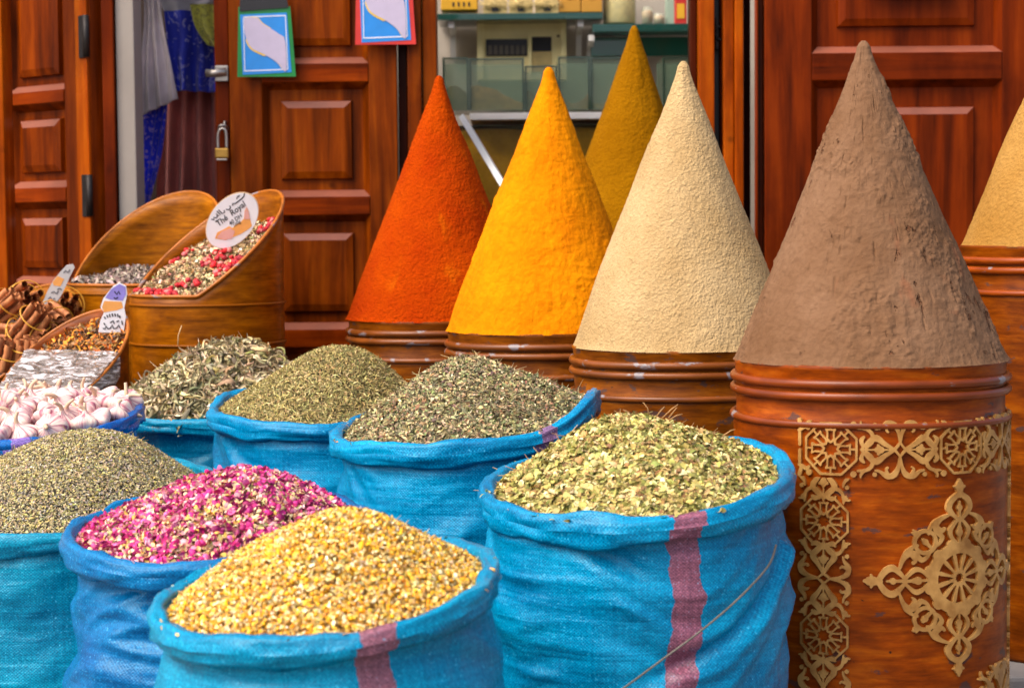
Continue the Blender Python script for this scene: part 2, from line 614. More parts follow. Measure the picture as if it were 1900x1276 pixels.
tag(o, 'grey stone paving of the market lane under the sacks', 'ground', kind='structure')
o = box('step', -4, 4, SHOPY - 0.08, 9.0, 0.004, 0.30, STONE, None, 0.01)
tag(o, 'raised stone step along the shop fronts', 'step', kind='structure')

# shop fronts: walls as things of their own
Z_LINTEL = 2.12
fw = thing('shop_wall', 'plastered shop front wall above and beside the wooden doors', 'wall', (0, 0, 0), kind='thing')
box('lintel', -4, 4, SHOPY + 0.02, SHOPY + 0.30, Z_LINTEL, 2.34, WALLW, fw, 0.004)
xa = P(213, 300, SHOPY).x
xb = P(404, 300, SHOPY).x
box('pier', P(1700, 300, SHOPY).x + 0.55, 4, SHOPY + 0.02, SHOPY + 0.30, 0.30, Z_LINTEL, WALLW, fw, 0.004)
box('pier', -4, P(-60, 300, SHOPY).x - 0.35, SHOPY + 0.02, SHOPY + 0.30, 0.30, Z_LINTEL, WALLW, fw, 0.004)
# room behind the opening
rm = thing('shop_room', 'dim shop room with pale plaster walls behind the spice cones', 'room', (0, 0, 0), kind='thing')
xl, xr = P(640, 200, 6.0).x, P(1420, 200, 6.0).x
box('back_wall', xl - 0.1, xr + 0.4, 6.95, 7.05, 0.30, 2.3, WALLG, rm, 0)
box('side_wall', xl - 0.2, xl - 0.1, SHOPY + 0.31, 7.05, 0.30, 1.95, WALLG, rm, 0)
box('side_wall', xr + 0.4, xr + 0.5, SHOPY + 0.31, 7.05, 0.30, 1.95, WALLG, rm, 0)
# recess with clothes
rc = thing('wall_recess', 'whitewashed recess where the clothes hang', 'recess', (0, 0, 0), kind='thing')
xw = P(252, 200, SHOPY + 0.1).x
box('white_pillar', xpx_(217, 5.245), xpx_(251, 5.245), 5.245, 5.36, 0.302, Z_LINTEL, WALLW, rc, 0.004)
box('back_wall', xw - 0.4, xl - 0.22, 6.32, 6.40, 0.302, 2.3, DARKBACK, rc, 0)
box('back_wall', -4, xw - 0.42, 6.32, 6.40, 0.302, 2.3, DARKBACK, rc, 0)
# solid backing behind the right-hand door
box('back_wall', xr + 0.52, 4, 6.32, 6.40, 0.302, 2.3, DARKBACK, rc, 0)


# ------------------------------------------------------------------ doors
def panel_mesh(x0, x1, z0, z1, margin, mould=0.019, deep=0.026, parent=None, mat=None, lip=0.006, slope=0.022):
    """recessed opening with a sloped moulding and a raised field"""
    rects = [(0, 0.0), (mould, deep), (mould + margin, deep), (mould + margin + 0.003, deep - lip * 2), (mould + margin + slope, deep - lip * 3.0)]
    V, F = [], []
    for ins, y in rects:
        V += [(x0 + ins, y, z0 + ins), (x1 - ins, y, z0 + ins), (x1 - ins, y, z1 - ins), (x0 + ins, y, z1 - ins)]
    for k in range(len(rects) - 1):
        for i in range(4):
            j = (i + 1) % 4
            F.append([4 * k + i, 4 * k + j, 4 * (k + 1) + j, 4 * (k + 1) + i])
    k = len(rects) - 1
    F.append([4 * k, 4 * k + 1, 4 * k + 2, 4 * k + 3])
    # back
    s = len(V)
    V += [(x0, deep + 0.012, z0), (x1, deep + 0.012, z0), (x1, deep + 0.012, z1), (x0, deep + 0.012, z1)]
    F.append([s + 3, s + 2, s + 1, s])
    for i in range(4):
        j = (i + 1) % 4
        F.append([j, i, s + i, s + j])
    me = fast_mesh('panel', V, [np.array(F)], smooth=False)
    o = link('panel', me, mat, parent)
    me.materials.append(DUSTY_LIT)          # dust and sky light on upward ledges, both put into the colour
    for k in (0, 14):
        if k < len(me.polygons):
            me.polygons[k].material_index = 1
    return o


def door(name, label, loc, rotz, w, zb, zt, sl, sr, rails, margin, mats, cat='door', group=None):
    """local frame: x along the leaf from 0 to w, front at y=0; rails = [(z_low, z_high)...] top to bottom"""
    mv, mh = mats
    d = thing(name, label, cat, loc, group, 'thing', rotz)
    box('stile', 0, sl, -0.0015, 0.04, zb, zt, mv, d, 0.003)
    box('stile', w - sr, w, -0.0015, 0.04, zb, zt, mv, d, 0.003)
    edges = [zt] + [z for r in rails for z in (r[1], r[0])] + [zb]
    for lo, hi in rails:
        box('rail', sl + 0.0005, w - sr - 0.0005, -0.0035, 0.0395, lo, hi, mh, d, 0.003)
    for k in range(0, len(edges), 2):
        if edges[k] - edges[k + 1] > 0.06:
            panel_mesh(sl, w - sr, edges[k + 1], edges[k], margin, parent=d, mat=mv)
    return d


def zpx(y, Y):
    return P(950, y, Y).z


def xpx(x, Y, y=300):
    return P(x, y, Y).x


# door behind the tea tin (with the hanging maps)
Y2 = SHOPY
x0 = xpx(428, Y2)
dm = door('panelled_door', 'brown panelled door with a padlock, behind the tea tin and two hanging cards', (x0, Y2, 0), 0, xpx(738, Y2) - x0, 0.305, 2.10,
          xpx(488, Y2) - x0, xpx(738, Y2) - xpx(686, Y2), [(zpx(150, Y2), zpx(115, Y2)), (zpx(396, Y2), zpx(362, Y2)), (zpx(641, Y2), zpx(608, Y2)), (0.305, 0.42)], 0.030, (W_V, W_H))
# its bare leading edge, seen to the left, with bolt
box('edge_board', xpx(400, Y2) - x0, -0.002, 0.012, 0.055, 0.305, 2.10, W_R, dm, 0.004)
bz = zpx(132, Y2)
tube('bolt', [(xpx(386, Y2) - x0, -0.012, bz), (xpx(402, Y2) - x0, -0.012, bz), (xpx(424, Y2) - x0, -0.012, bz + 0.004)], 0.011, STEEL, dm, 12)
box('bolt_plate', xpx(402, Y2) - x0, xpx(426, Y2) - x0, -0.004, 0.010, bz - 0.022, bz + 0.022, STEEL, dm, 0.002)
hz = zpx(235, Y2)
hx = xpx(415, Y2) - x0
tube('hasp', smooth_path([(hx - 0.012, -0.006, hz - 0.004), (hx - 0.006, -0.02, hz + 0.008), (hx + 0.008, -0.016, hz + 0.008), (hx + 0.014, 0.008, hz + 0.0)], 6), 0.004, STEEL, dm, 8)
tube('staple', [(hx + 0.006, 0.012, hz + 0.02), (hx + 0.006, -0.014, hz + 0.02), (hx + 0.006, -0.014, hz - 0.01), (hx + 0.006, 0.012, hz - 0.01)], 0.0035, STEEL, dm, 8)
# padlock hanging from the hasp
pc = P(412, 283, Y2 - 0.03)
pl = thing('padlock', 'small brass padlock hanging from the hasp on the edge of the brown door', 'padlock', tuple(pc))
box('lock_body', -0.019, 0.019, -0.009, 0.009, -0.017, 0.012, BRASSLOCK, pl, 0.004)
box('lock_base', -0.015, 0.015, -0.008, 0.008, -0.023, -0.0175, STEEL, pl, 0.002)
tube('shackle', smooth_path([(-0.011, 0, 0.010), (-0.011, 0, 0.045), (-0.006, 0, 0.062), (0.004, 0, 0.066), (0.012, 0, 0.056), (0.013, 0, 0.010)], 6), 0.0042, STEEL, pl, 10)

# jamb between that door and the shop opening
jb = thing('door_frame', 'tall brown door post between the panelled door and the shop opening', 'door post', (0, 0, 0), kind='thing')
box('jamb', xpx(739, Y2), xpx(757, Y2), Y2 + 0.035, Y2 + 0.09, 0.305, 2.10, W_D, jb, 0.004)
box('jamb', xpx(758, Y2), xpx(784, Y2), Y2 - 0.01, Y2 + 0.10, 0.305, 2.10, W_V, jb, 0.005)
box('jamb', xpx(786, Y2), xpx(812, Y2), Y2 + 0.005, Y2 + 0.12, 0.305, 2.10, W_V, jb, 0.005)

# folded door at the right of the opening
fd = thing('folded_door', 'folded orange brown door leaf standing edge on beside the shop opening', 'door', (0, 0, 0), kind='thing')
Yf = 5.42
box('stile', xpx(1284, Yf), xpx(1297, Yf), Yf + 0.05, Yf + 0.12, 0.305, 2.10, W_D, fd, 0.004)
box('stile', xpx(1298, Yf), xpx(1326, Yf), Yf, Yf + 0.30, 0.305, 2.10, W_O, fd, 0.004)
box('stile', xpx(1327, Yf), xpx(1342, Yf), Yf + 0.10, Yf + 0.30, 0.305, 2.10, BLACKP, fd, 0.002)
box('stile', xpx(1343, Yf), xpx(1362, Yf), Yf, Yf + 0.30, 0.305, 2.10, W_O, fd, 0.004)
box('stile', xpx(1363, Yf), xpx(1379, Yf), Yf - 0.012, Yf + 0.30, 0.305, 2.10, W_O, fd, 0.004)
rc_ = P(1336, 62, Yf + 0.06)
a = np.linspace(0, 2 * np.pi, 25)
rp = tube('ring_pull', [(rc_.x + 0.014 * math.cos(k), rc_.y + 0.004, rc_.z + 0.018 * math.sin(k)) for k in a], 0.0035, IRON, fd, 8)
box('ring_plate', rc_.x - 0.012, rc_.x - 0.002, rc_.y + 0.006, rc_.y + 0.012, rc_.z - 0.045, rc_.z + 0.045, IRON, fd, 0.002)
box('dark_gap', xpx(1380, Yf), xpx(1404, Yf), Yf + 0.14, Yf + 0.30, 0.305, 2.10, W_D, fd, 0.002)

# right-hand door
Y5 = 5.32
x5 = xpx(1419, Y5)
dr = door('panelled_door', 'wide red brown panelled door behind the brown spice cone', (x5, Y5, 0), 0, xpx(1975, Y5) - x5, 0.305, 2.10,
          xpx(1506, Y5) - x5, xpx(1975, Y5) - xpx(1858, Y5), [(zpx(155, Y5), zpx(104, Y5)), (zpx(800, Y5), zpx(750, Y5)), (0.305, 0.40)], 0.052, (W_R, W_RH))
box('edge_board', xpx(1405, Y5) - x5, -0.003, 0.010, 0.05, 0.305, 2.10, W_D, dr, 0.003)
tube('edge_bead', [(xpx(1404, Y5) - x5, 0.006, 0.305), (xpx(1404, Y5) - x5, 0.006, 2.10)], 0.005, W_R, dr, 10)

# far-left door, standing half open: hinge side nearest
hx1, hy1 = xpx(172, 5.22), 5.22
ex1, ey1 = xpx(-60, 5.62), 5.62
dxl, dyl = hx1 - ex1, hy1 - ey1
wl = math.hypot(dxl, dyl)
ang = math.atan2(dyl, dxl)
Ym = 5.40
dl = door('panelled_door', 'half open brown panelled door with black hinges at the edge of the lane', (ex1, ey1, 0), ang, wl, 0.305, 2.10,
          wl * 0.34, wl * 0.20, [(zpx(186, Ym), zpx(163, Ym)), (zpx(368, Ym), zpx(341, Ym)), (zpx(548, Ym), zpx(518, Ym)), (0.305, 0.40)], 0.022, (W_SHADE, W_H))
box('edge_strip', wl - 0.055, wl - 0.002, -0.010, -0.002, 0.305, 2.10, W_O, dl, 0.002)
for yy in (60, 356):
    zc = zpx(yy, 5.2)
    hg = tube('hinge', [(wl + 0.004, -0.016, zc - 0.055), (wl + 0.004, -0.016, zc + 0.055)], 0.009, IRON, dl, 10)
    box('hinge_leaf', wl - 0.032, wl - 0.004, -0.0145, -0.0105, zc - 0.056, zc + 0.056, IRON, hg, 0.001)
hk = P(20, 20, 5.5)
Minv = (Matrix.Translation((ex1, ey1, 0)) @ Matrix.Rotation(ang, 4, 'Z')).inverted()
hl = Minv @ hk
hl.y = -0.012
tube('hook', smooth_path([(hl.x - 0.02, hl.y, hl.z + 0.12), (hl.x - 0.02, hl.y, hl.z + 0.03), (hl.x - 0.012, hl.y, hl.z - 0.022), (hl.x + 0.012, hl.y, hl.z - 0.03), (hl.x + 0.028, hl.y, hl.z - 0.01), (hl.x + 0.02, hl.y, hl.z + 0.03)], 6), 0.006, IRON, dl, 8)
jl = thing('door_frame', 'brown door post carrying the black hinges beside the white pillar', 'door post', (0, 0, 0), kind='thing')
box('jamb', xpx(179, 5.24), xpx(193, 5.24), 5.26, 5.50, 0.305, 2.10, W_V, jl, 0.004)
box('jamb', xpx(194, 5.24), xpx(216, 5.24), 5.23, 5.52, 0.305, 2.10, W_R, jl, 0.004)
oj = thing('door_frame', 'bright orange door post at the outer edge of the half open door', 'door post', (0, 0, 0), kind='thing')
box('jamb', xpx(-30, 5.1), xpx(9, 5.1), 5.1, 5.2, 0.0, 2.10, W_O, oj, 0.004)


# ------------------------------------------------------------------ cloth
def cloth_mat(name, rgb, pattern=None, pscale=40, thr=0.62):
    t = NT(name)
    v = t.coord('Object')
    f = t.noise(v, 9, 4)
    c = lin(*rgb)
    col = t.ramp(f, [(0.3, tuple(x * 0.7 for x in c)), (0.7, tuple(min(1, x * 1.2) for x in c))])
    if pattern:
        m = t.ramp(t.noise(v, pscale, 2, 0.5, 2.5), [(thr, (0, 0, 0)), (thr + 0.03, (1, 1, 1))])
        m2 = t.ramp(t.noise(v, pscale, 2, 0.5, 2.5), [(thr + 0.06, (1, 1, 1)), (thr + 0.09, (0, 0, 0))])
        col = t.mix(t.math('MULTIPLY', m, m2), col, lin(*pattern))
    t.set(Base_Color=col, Roughness=0.75, Sheen_Weight=0.2, Normal=t.bump(t.noise(v, 350, 2), 0.2, 0.001))
    return t.m


def garment(name, label, outline_l, outline_r, Y, mat, folds=6, depth=0.03, thick=0.006, seed=0):
    """hanging cloth between two outlines given top to bottom, rippled in vertical folds, closed front and back"""
    n, m = 40, 48
    L = smooth_path([(P(x, y, Y).x, P(x, y, Y).z) for x, y in outline_l], 10)
    Rr = smooth_path([(P(x, y, Y).x, P(x, y, Y).z) for x, y in outline_r], 10)
    li = np.linspace(0, len(L) - 1, m)
    ri = np.linspace(0, len(Rr) - 1, m)
    Lp = np.stack([np.interp(li, np.arange(len(L)), L[:, k]) for k in (0, 1)], 1)
    Rp = np.stack([np.interp(ri, np.arange(len(Rr)), Rr[:, k]) for k in (0, 1)], 1)
    s = np.linspace(0, 1, n)
    X = Lp[:, None, 0] * (1 - s) + Rp[:, None, 0] * s
    Z = Lp[:, None, 1] * (1 - s) + Rp[:, None, 1] * s
    tt = np.linspace(0, 1, m)[:, None]
    ph = s[None, :] * folds * 2 * np.pi + 1.5 * noise(s[None, :] * 3 + seed, tt * 2 + seed)
    D = depth * (np.sin(ph) * (0.35 + 0.65 * tt) + 0.6 * noise(s[None, :] * 7 + seed, tt * 3, seed))
    front = np.stack([X, Y + D, Z], -1).reshape(-1, 3)
    back = front + np.array([0, thick, 0])
    V = np.concatenate([front, back])
    F = grid_faces(n, m)
    N = n * m
    rim = [j * n for j in range(m)], [j * n + n - 1 for j in range(m)], list(range(n)), [(m - 1) * n + i for i in range(n)]
    side = []
    for r in rim:
        for a_, b_ in zip(r[:-1], r[1:]):
            side.append([a_, b_, b_ + N, a_ + N])
    me = fast_mesh(name, V, [F, F[:, ::-1] + N, np.array(side)])
    o = link(name, me, mat)
    return tag(o, label, 'garment', kind='thing')


garment('brown_robe', 'long dusky brown robe hanging in the recess', [(318, 40), (300, 190), (288, 420), (280, 760)], [(430, 40), (432, 200), (436, 420), (440, 760)], 5.95, cloth_mat('brown_cloth', (184, 98, 84)), 5, 0.03, seed=1)
garment('blue_robe', 'royal blue robe with fine swirls hanging behind the pale shawl', [(304, 20), (312, 90), (322, 168)], [(420, 20), (420, 100), (410, 172)], 5.86, cloth_mat('blue_cloth', (18, 40, 176), (150, 150, 200), 28, 0.60), 3, 0.02, seed=2)
garment('patterned_scarf', 'olive yellow patterned scarf tucked at the neck of the blue robe', [(352, 8), (362, 50), (384, 84)], [(420, 8), (420, 60), (418, 92)], 5.80, cloth_mat('olive_cloth', (176, 176, 70), (52, 60, 60), 50, 0.55), 2, 0.01, seed=3)
garment('blue_scarf', 'bright blue scarf with pink swirls hanging beside the white pillar', [(268, 180), (252, 300), (252, 350), (264, 398)], [(312, 180), (300, 280), (286, 340), (270, 402)], 5.74, cloth_mat('bright_blue_cloth', (16, 40, 220), (190, 160, 210), 34, 0.58), 3, 0.012, seed=4)
garment('pale_shawl', 'pale grey white shawl draped over the blue scarf in the recess', [(262, -60), (268, 20), (264, 110), (262, 214)], [(296, -60), (300, 30), (318, 120), (330, 184)], 5.70, cloth_mat('pale_cloth', (206, 196, 198)), 3, 0.014, seed=5)
garment('grey_blouse', 'grey blouse at the top of the recess above the blue robe', [(292, -80), (296, 0), (318, 44)], [(420, -80), (420, -10), (352, 30)], 5.90, cloth_mat('grey_cloth', (170, 166, 168)), 2, 0.012, seed=6)
# rail the clothes hang from
o = tube('clothes_rail', [(P(225, -60, 5.85).x, 5.85, P(225, -160, 5.85).z), (P(430, -60, 5.85).x, 5.85, P(430, -160, 5.85).z)], 0.012, STEEL, None, 12)
tag(o, 'steel clothes rail across the top of the recess', 'rail', kind='thing')


# ------------------------------------------------------------------ hanging cards
def card_frame(x, y, Y, px_per):
    o = P(x, y, Y)
    s = Y / FPX
    return (o, Vector((s, 0, 0)), Vector((0, 0, -s)), Vector((0, -1, 0)))


def map_card(label, sleeve, cx0, cx1, y0, y1, bx0, bx1, by0, by1, Y, top=None):
    """sleeve outline (trapezoid) with blue card, white line and a lilac patch edged in yellow"""
    th = thing('hanging_card', label, 'card', tuple(P((cx0 + cx1) / 2, y1, Y)), 'map cards hanging on the brown door')
    org = Vector(th.location)

    def fr(d):
        o, ua, ub, n = card_frame(0, 0, Y - d, 1)
        return (o - org, ua, ub, n)
    sk = (cx1 - cx0) * 0.04
    prism('sleeve', [(cx0 + sk, y0), (cx1 - sk * 1.5, y0), (cx1 + 2, y1), (cx0, y1)][::-1], 0.003, sleeve, th, fr(0))
    prism('map_sheet', [(bx0, by0 + 3), (bx1 - 2, by0), (bx1 + 5, by1 - 4), (bx0 + 3, by1)][::-1], 0.0012, BLUEC, th, fr(0.0032))
    w, h = bx1 - bx0, by1 - by0
    # white line: four thin strips
    for q in ([(0.06, 0.06), (0.95, 0.04), (0.95, 0.055), (0.06, 0.075)], [(0.06, 0.93), (0.98, 0.91), (0.98, 0.925), (0.06, 0.945)],
              [(0.06, 0.06), (0.075, 0.06), (0.085, 0.94), (0.07, 0.94)], [(0.94, 0.045), (0.955, 0.045), (0.985, 0.92), (0.97, 0.92)]):
        prism('white_line', [(bx0 + a * w, by0 + b * h) for a, b in q][::-1], 0.0006, CARDW, th, fr(0.0046))
    land = smooth_path([(0.09, 0.09), (0.34, 0.08), (0.46, 0.17), (0.62, 0.25), (0.80, 0.34), (0.93, 0.45), (0.95, 0.91), (0.88, 0.92), (0.78, 0.82), (0.56, 0.70), (0.34, 0.62), (0.22, 0.56), (0.14, 0.46), (0.09, 0.30)], 4, True)[:-1]
    edge = [((a - 0.5) * 1.0 + 0.5 - 0.016 * (1 if b > 0.4 else -0.6), (b - 0.5) * 1.0 + 0.5 + 0.022 * (1 if a + b < 1.25 and b > 0.25 else -0.3)) for a, b in land]
    prism('coast_line', [(bx0 + a * w, by0 + b * h) for a, b in edge][::-1], 0.0006, YELP, th, fr(0.0053))
    prism('land_patch', [(bx0 + a * w, by0 + b * h) for a, b in land][::-1], 0.0006, LILAC, th, fr(0.0060))
    if top:
        prism('black_flap', [(cx0 + 10, y0 - 40), (cx1 - 16, y0 - 40), (cx1 - 10, y0 + 2), (cx0 + 6, y0 + 8)][::-1], 0.004, BLACKP, th, fr(0.0032))
    tube('hanging_string', [tuple(P((cx0 + cx1) / 2, y0 - 20, Y - 0.001) - org), tuple(P((cx0 + cx1) / 2, y0 - 240, Y - 0.001) - org)], 0.0015, STEEL, th, 6)
    return th


map_card('map card in a green sleeve with a black flap, hanging on the brown door', GREENP, 434, 540, 17, 145, 441, 529, 28, 141, SHOPY - 0.03, True)
map_card('map card in a red sleeve, hanging on the brown door', REDP, 652, 762, -60, 88, 661, 750, -46, 84, SHOPY - 0.03)
th = thing('hanging_card', 'plastic sleeve of leaflets hanging at the top of the red brown door', 'card', tuple(P(1660, 2, Y5 - 0.03)))
cf = card_frame(0, 0, Y5 - 0.03, 1)
cf = (cf[0] - Vector(th.location), cf[1], cf[2], cf[3])
prism('sleeve', [(1575, -120), (1752, -120), (1750, 2), (1664, 6), (1580, 1)][::-1], 0.003, LILAC, th, cf)
cf2 = (cf[0] + Vector((0, -0.0035, 0)), cf[1], cf[2], cf[3])
prism('leaflet', [(1600, -110), (1660, -110), (1660, -2), (1600, -3)][::-1], 0.001, STRAWBOX, th, cf2)
prism('leaflet', [(1668, -110), (1730, -110), (1730, 0), (1668, 1)][::-1], 0.001, plain('magenta_print', (186, 40, 90), 0.4), th, cf2)


# ------------------------------------------------------------------ shop interior
YB = 6.72


def ibox(name, label, cat, x0, x1, y0, y1, Y, dep, mat, group=None, parts=None, b=0.003):
    p0, p1 = P(x0, y1, Y), P(x1, y0, Y)
    base = Vector(((p0.x + p1.x) / 2, Y, p0.z))
    t = thing(name, label, cat, tuple(base), group)
    w, h = (p1.x - p0.x) / 2, p1.z - p0.z
    box('carton', -w, w, 0, dep, 0, h, mat, t, b)
    return t, w, h


# upper wooden shelf board with brackets
SHZ = P(950, 26, YB).z
sh = thing('wall_shelf', 'dark green shelf of boxes high on the back wall of the shop', 'shelf', tuple(P(960, 26, YB)))
so = Vector(sh.location)
box('shelf_board', P(812, 26, YB).x - so.x, P(1118, 26, YB).x - so.x, -0.02, 0.22, -0.022, 0.0, DKGREEN, sh, 0.002)
for bx in (832, 1072):
    p = P(bx, 60, YB)
    fr = (Vector((p.x - so.x, 0, 0)), Vector((0, 1, 0)), Vector((0, 0, 1)), Vector((1, 0, 0)))
    br_ = prism('bracket', [(0.0, -0.024), (0.21, -0.024), (0.22, -0.13), (0.19, -0.13), (0.16, -0.06), (0.0, -0.045)], 0.02, WHITEP, sh, fr)
# things on it
zt = 20
t, w, h = ibox('yellow_carton', 'yellow carton with punched holes at the end of the high shelf', 'carton', 818, 885, -70, 19, YB + 0.02, 0.12, YBOX, 'cartons on the high shelf')
for k in range(4):
    box('hole', -w + 0.04 + k * 0.018, -w + 0.046 + k * 0.018, -0.002, 0.001, 0.012, 0.026, INK, t, 0)
for k, (x0, x1, lb) in enumerate(((897, 940, 'straw box next to the yellow carton on the high shelf'), (945, 988, 'middle one of the three straw boxes on the high shelf'), (994, 1036, 'straw box next to the ochre cartons on the high shelf'))):
    p0, p1 = P(x0, 20, YB + 0.02), P(x1, -12, YB + 0.02)
    t = thing('straw_box', lb, 'box', ((p0.x + p1.x) / 2, YB + 0.02, SHZ + 0.002), 'straw boxes on the high shelf')
    w = (p1.x - p0.x) / 2
    hh = 0.058
    box('box_body', -w, w, 0, 0.10, 0, hh, STRAWBOX, t, 0.003)
    Vs = []
    for q in range(14):
        aa = random.uniform(-0.9, 0.9)
        cx = random.uniform(-w, w)
        V_, F_ = tube_arrays([(cx - 0.025 * math.cos(aa), -0.004, hh * 0.5 - 0.025 * math.sin(aa)), (cx, -0.008 - 0.004 * random.random(), hh * 0.5), (cx + 0.025 * math.cos(aa), -0.004, hh * 0.5 + 0.025 * math.sin(aa))], 0.0012, 5)
        Vs.append((V_, F_, None))
    V_, F_, _ = merge(Vs)
    link('straw_binding', fast_mesh('straw_binding', V_, F_), STRAWBOX, t)
    box('label_slip', -0.012, 0.012, -0.0025, -0.0005, 0.008, 0.022, INK, t, 0)
for x0, x1, lb in ((1038, 1077, 'ochre carton next to the straw boxes on the high shelf'), (1079, 1117, 'ochre carton at the end of the high shelf beside the glass jar')):
    t, w, h = ibox('ochre_carton', lb, 'carton', x0, x1, -70, 23, YB + 0.02, 0.11, OBOX, 'cartons on the high shelf')
    box('printed_mark', -0.010, 0.010, -0.0022, 0.0004, 0.045, 0.060, plain('dark_green_print', (40, 60, 30), 0.5), t, 0)
# green glass shelf on the right
gs = thing('glass_shelf', 'dark green glass shelf carrying jars on the back wall', 'shelf', tuple(P(1190, 48, YB)))
so = Vector(gs.location)
box('shelf_board', P(1098, 50, YB).x - so.x, P(1330, 50, YB).x - so.x, -0.06, 0.22, -0.026, 0.0, DKGREEN, gs, 0.002)
box('under_panel', P(1098, 50, YB).x - so.x, P(1330, 50, YB).x - so.x, 0.10, 0.13, -0.095, -0.030, GREENGLASS, gs, 0.002)
prism('bracket', [(0.0, -0.03), (0.21, -0.03), (0.22, -0.16), (0.19, -0.16), (0.15, -0.07), (0.0, -0.05)], 0.02, WHITEP, gs, (Vector((P(1092, 60, YB).x - so.x, 0, 0)), Vector((0, 1, 0)), Vector((0, 0, 1)), Vector((1, 0, 0))))


def jar(name, label, x0, x1, ytop, ybot, Y, fillmat, cat='jar', lid=None):
    p0, p1 = P(x0, ybot, Y), P(x1, ytop, Y)
    r = (p1.x - p0.x) / 2
    h = p1.z - p0.z
    t = thing(name, label, cat, ((p0.x + p1.x) / 2, Y + r, p0.z))
    V, F, UV = revolve([(0.001, 0), (r * 0.94, 0), (r, r * 0.1), (r, h * 0.85), (r * 0.8, h * 0.95), (r * 0.8, h)], 40)
    link('glass', fast_mesh('glass', V, F), JARGLASS, t)
    V, F, UV = revolve([(0.001, 0.004), (r * 0.9, 0.004), (r * 0.93, r * 0.12), (r * 0.93, h * 0.7), (r * 0.5, h * 0.78), (0.001, h * 0.8)], 40)
    link('filling', fast_mesh('filling', V, F), fillmat, t)
    return t


jar('glass_jar', 'large glass jar of pale yellow crumbs on the green shelf', 1119, 1182, -60, 44, YB + 0.03, plain('pale_crumbs', (206, 186, 110), 0.8, 0.25, 40, 0.5))
jar('small_jar', 'small jar of tan powder on the green shelf', 1192, 1212, 12, 44, YB + 0.04, plain('tan_crumbs', (180, 150, 110), 0.8, 0.2, 40))
jar('small_jar', 'squat pale jar next to the tan one on the green shelf', 1213, 1234, 24, 44, YB + 0.04, plain('pale_tan_crumbs', (190, 164, 130), 0.8, 0.2, 40))
t, w, h = ibox('red_packet', 'red packet with a yellow picture standing on the green shelf', 'packet', 1253, 1274, -50, 46, YB - 0.05, 0.05, REDBOX)
box('picture_patch', -w * 0.7, w * 0.6, -0.002, 0.0005, 0.02, 0.07, YBOX, t, 0)
t, w, h = ibox('pale_packet', 'pale green packet standing behind the red packet', 'packet', 1236, 1252, -60, 46, YB + 0.06, 0.05, plain('pale_green_card', (150, 170, 150), 0.6))
box('flap', -w, w, -0.003, -0.0005, h * 0.7, h * 0.98, CARDW, t, 0)

# electrical cabinet
YC = 6.86
ec = thing('meter_cabinet', 'cream electrical cabinet with breakers on the back wall', 'cabinet', tuple(P(968, 140, YC)))
so = Vector(ec.location)


def ec_box(name, x0, x1, y0, y1, f, bk, mat, parent, b=0.002):
    p0, p1 = P(x0, y1, YC), P(x1, y0, YC)
    return box(name, p0.x - so.x, p1.x - so.x, -f, bk, p0.z - so.z, p1.z - so.z, mat, parent, b)


ec_box('backplate', 886, 1050, 32, 150, 0.02, 0.085, CREAM, ec)
for q in ((886, 897, 32, 150), (1040, 1050, 32, 150), (898, 1039, 32, 41), (980, 986, 66, 150)):
    ec_box('cabinet_frame', *q, 0.035, -0.0205, CREAM, ec)
bd = ec_box('breaker_panel', 902, 978, 74, 106, 0.023, -0.0203, BLACKP, ec)
for k in range(7):
    x = 906 + k * 10.2
    ec_box('breaker', x, x + 7, 86, 103, 0.033, -0.0235, plain('grey_breaker', (92, 84, 70), 0.5), bd, 0.001)
ec_box('meter_window', 987, 1023, 70, 97, 0.024, -0.0203, INK, ec)
ec_box('meter_base', 987, 1023, 98, 135, 0.026, -0.0203, STRAWBOX, ec)
ec_box('screw', 1033, 1038, 66, 71, 0.024, -0.0203, IRON, ec)

# row of glass bins on a white ledge
YG = 6.30
lz = P(950, 210, YG).z
ld = thing('glass_counter', 'glass counter with a white metal ledge and mustard coloured stock behind glass', 'counter', tuple(P(960, 215, YG)))
so = Vector(ld.location)
box('ledge', P(872, 210, YG).x - so.x, P(1300, 210, YG).x - so.x, -0.02, 0.34, -0.013, 0.008, WHITEP, ld, 0.002)
box('case_body', P(826, 330, YG).x - so.x, P(1300, 330, YG).x - so.x, 0.30, 0.34, 0.31 - so.z, -0.015, W_D, ld, 0)
box('case_glass', P(826, 330, YG).x - so.x, P(1300, 330, YG).x - so.x, -0.005, 0.0, 0.31 - so.z, -0.03, glass_mat('case_glass_pane', (110, 110, 70), 0.08), ld, 0)
# slanted white edge bar in front
Va, Fa = tube_arrays([tuple(P(858, 218, 5.95) - so), tuple(P(934, 344, 5.55) - so), tuple(P(990, 436, 5.40) - so)], 0.012, 4)
link('slanted_bar', fast_mesh('slanted_bar', Va, Fa, smooth=False), WHITEP, ld)
nu, nv = 60, 20
X = np.linspace(P(830, 300, YG).x, P(1296, 300, YG).x, nu)
T = np.linspace(0, 1, nv)
XX, TT = np.meshgrid(X, T)
topz = P(950, 236, YG).z + 0.018 * noise(X * 9, 0 * X + 3.3)
ZZ = 0.312 + (topz[None, :] - 0.312) * np.minimum(1, TT * 1.6)
YY = YG + 0.02 + 0.22 * np.maximum(0, TT - 0.55) / 0.45 + 0.004 * noise(XX * 60, ZZ * 60)
o = link('mustard_heap', fast_mesh('mustard_heap', np.stack([XX, YY, ZZ], -1).reshape(-1, 3), [grid_faces(nu, nv)]), powder_mat('mustard_powder', (150, 108, 20), (176, 130, 28), 60, 0.8))
tag(o, 'mustard coloured powder heaped behind the counter glass', 'powder', kind='stuff')
fills = [(112, 92, 56), (150, 112, 50), (104, 84, 50), (120, 88, 52), (124, 104, 66), (96, 84, 56)]
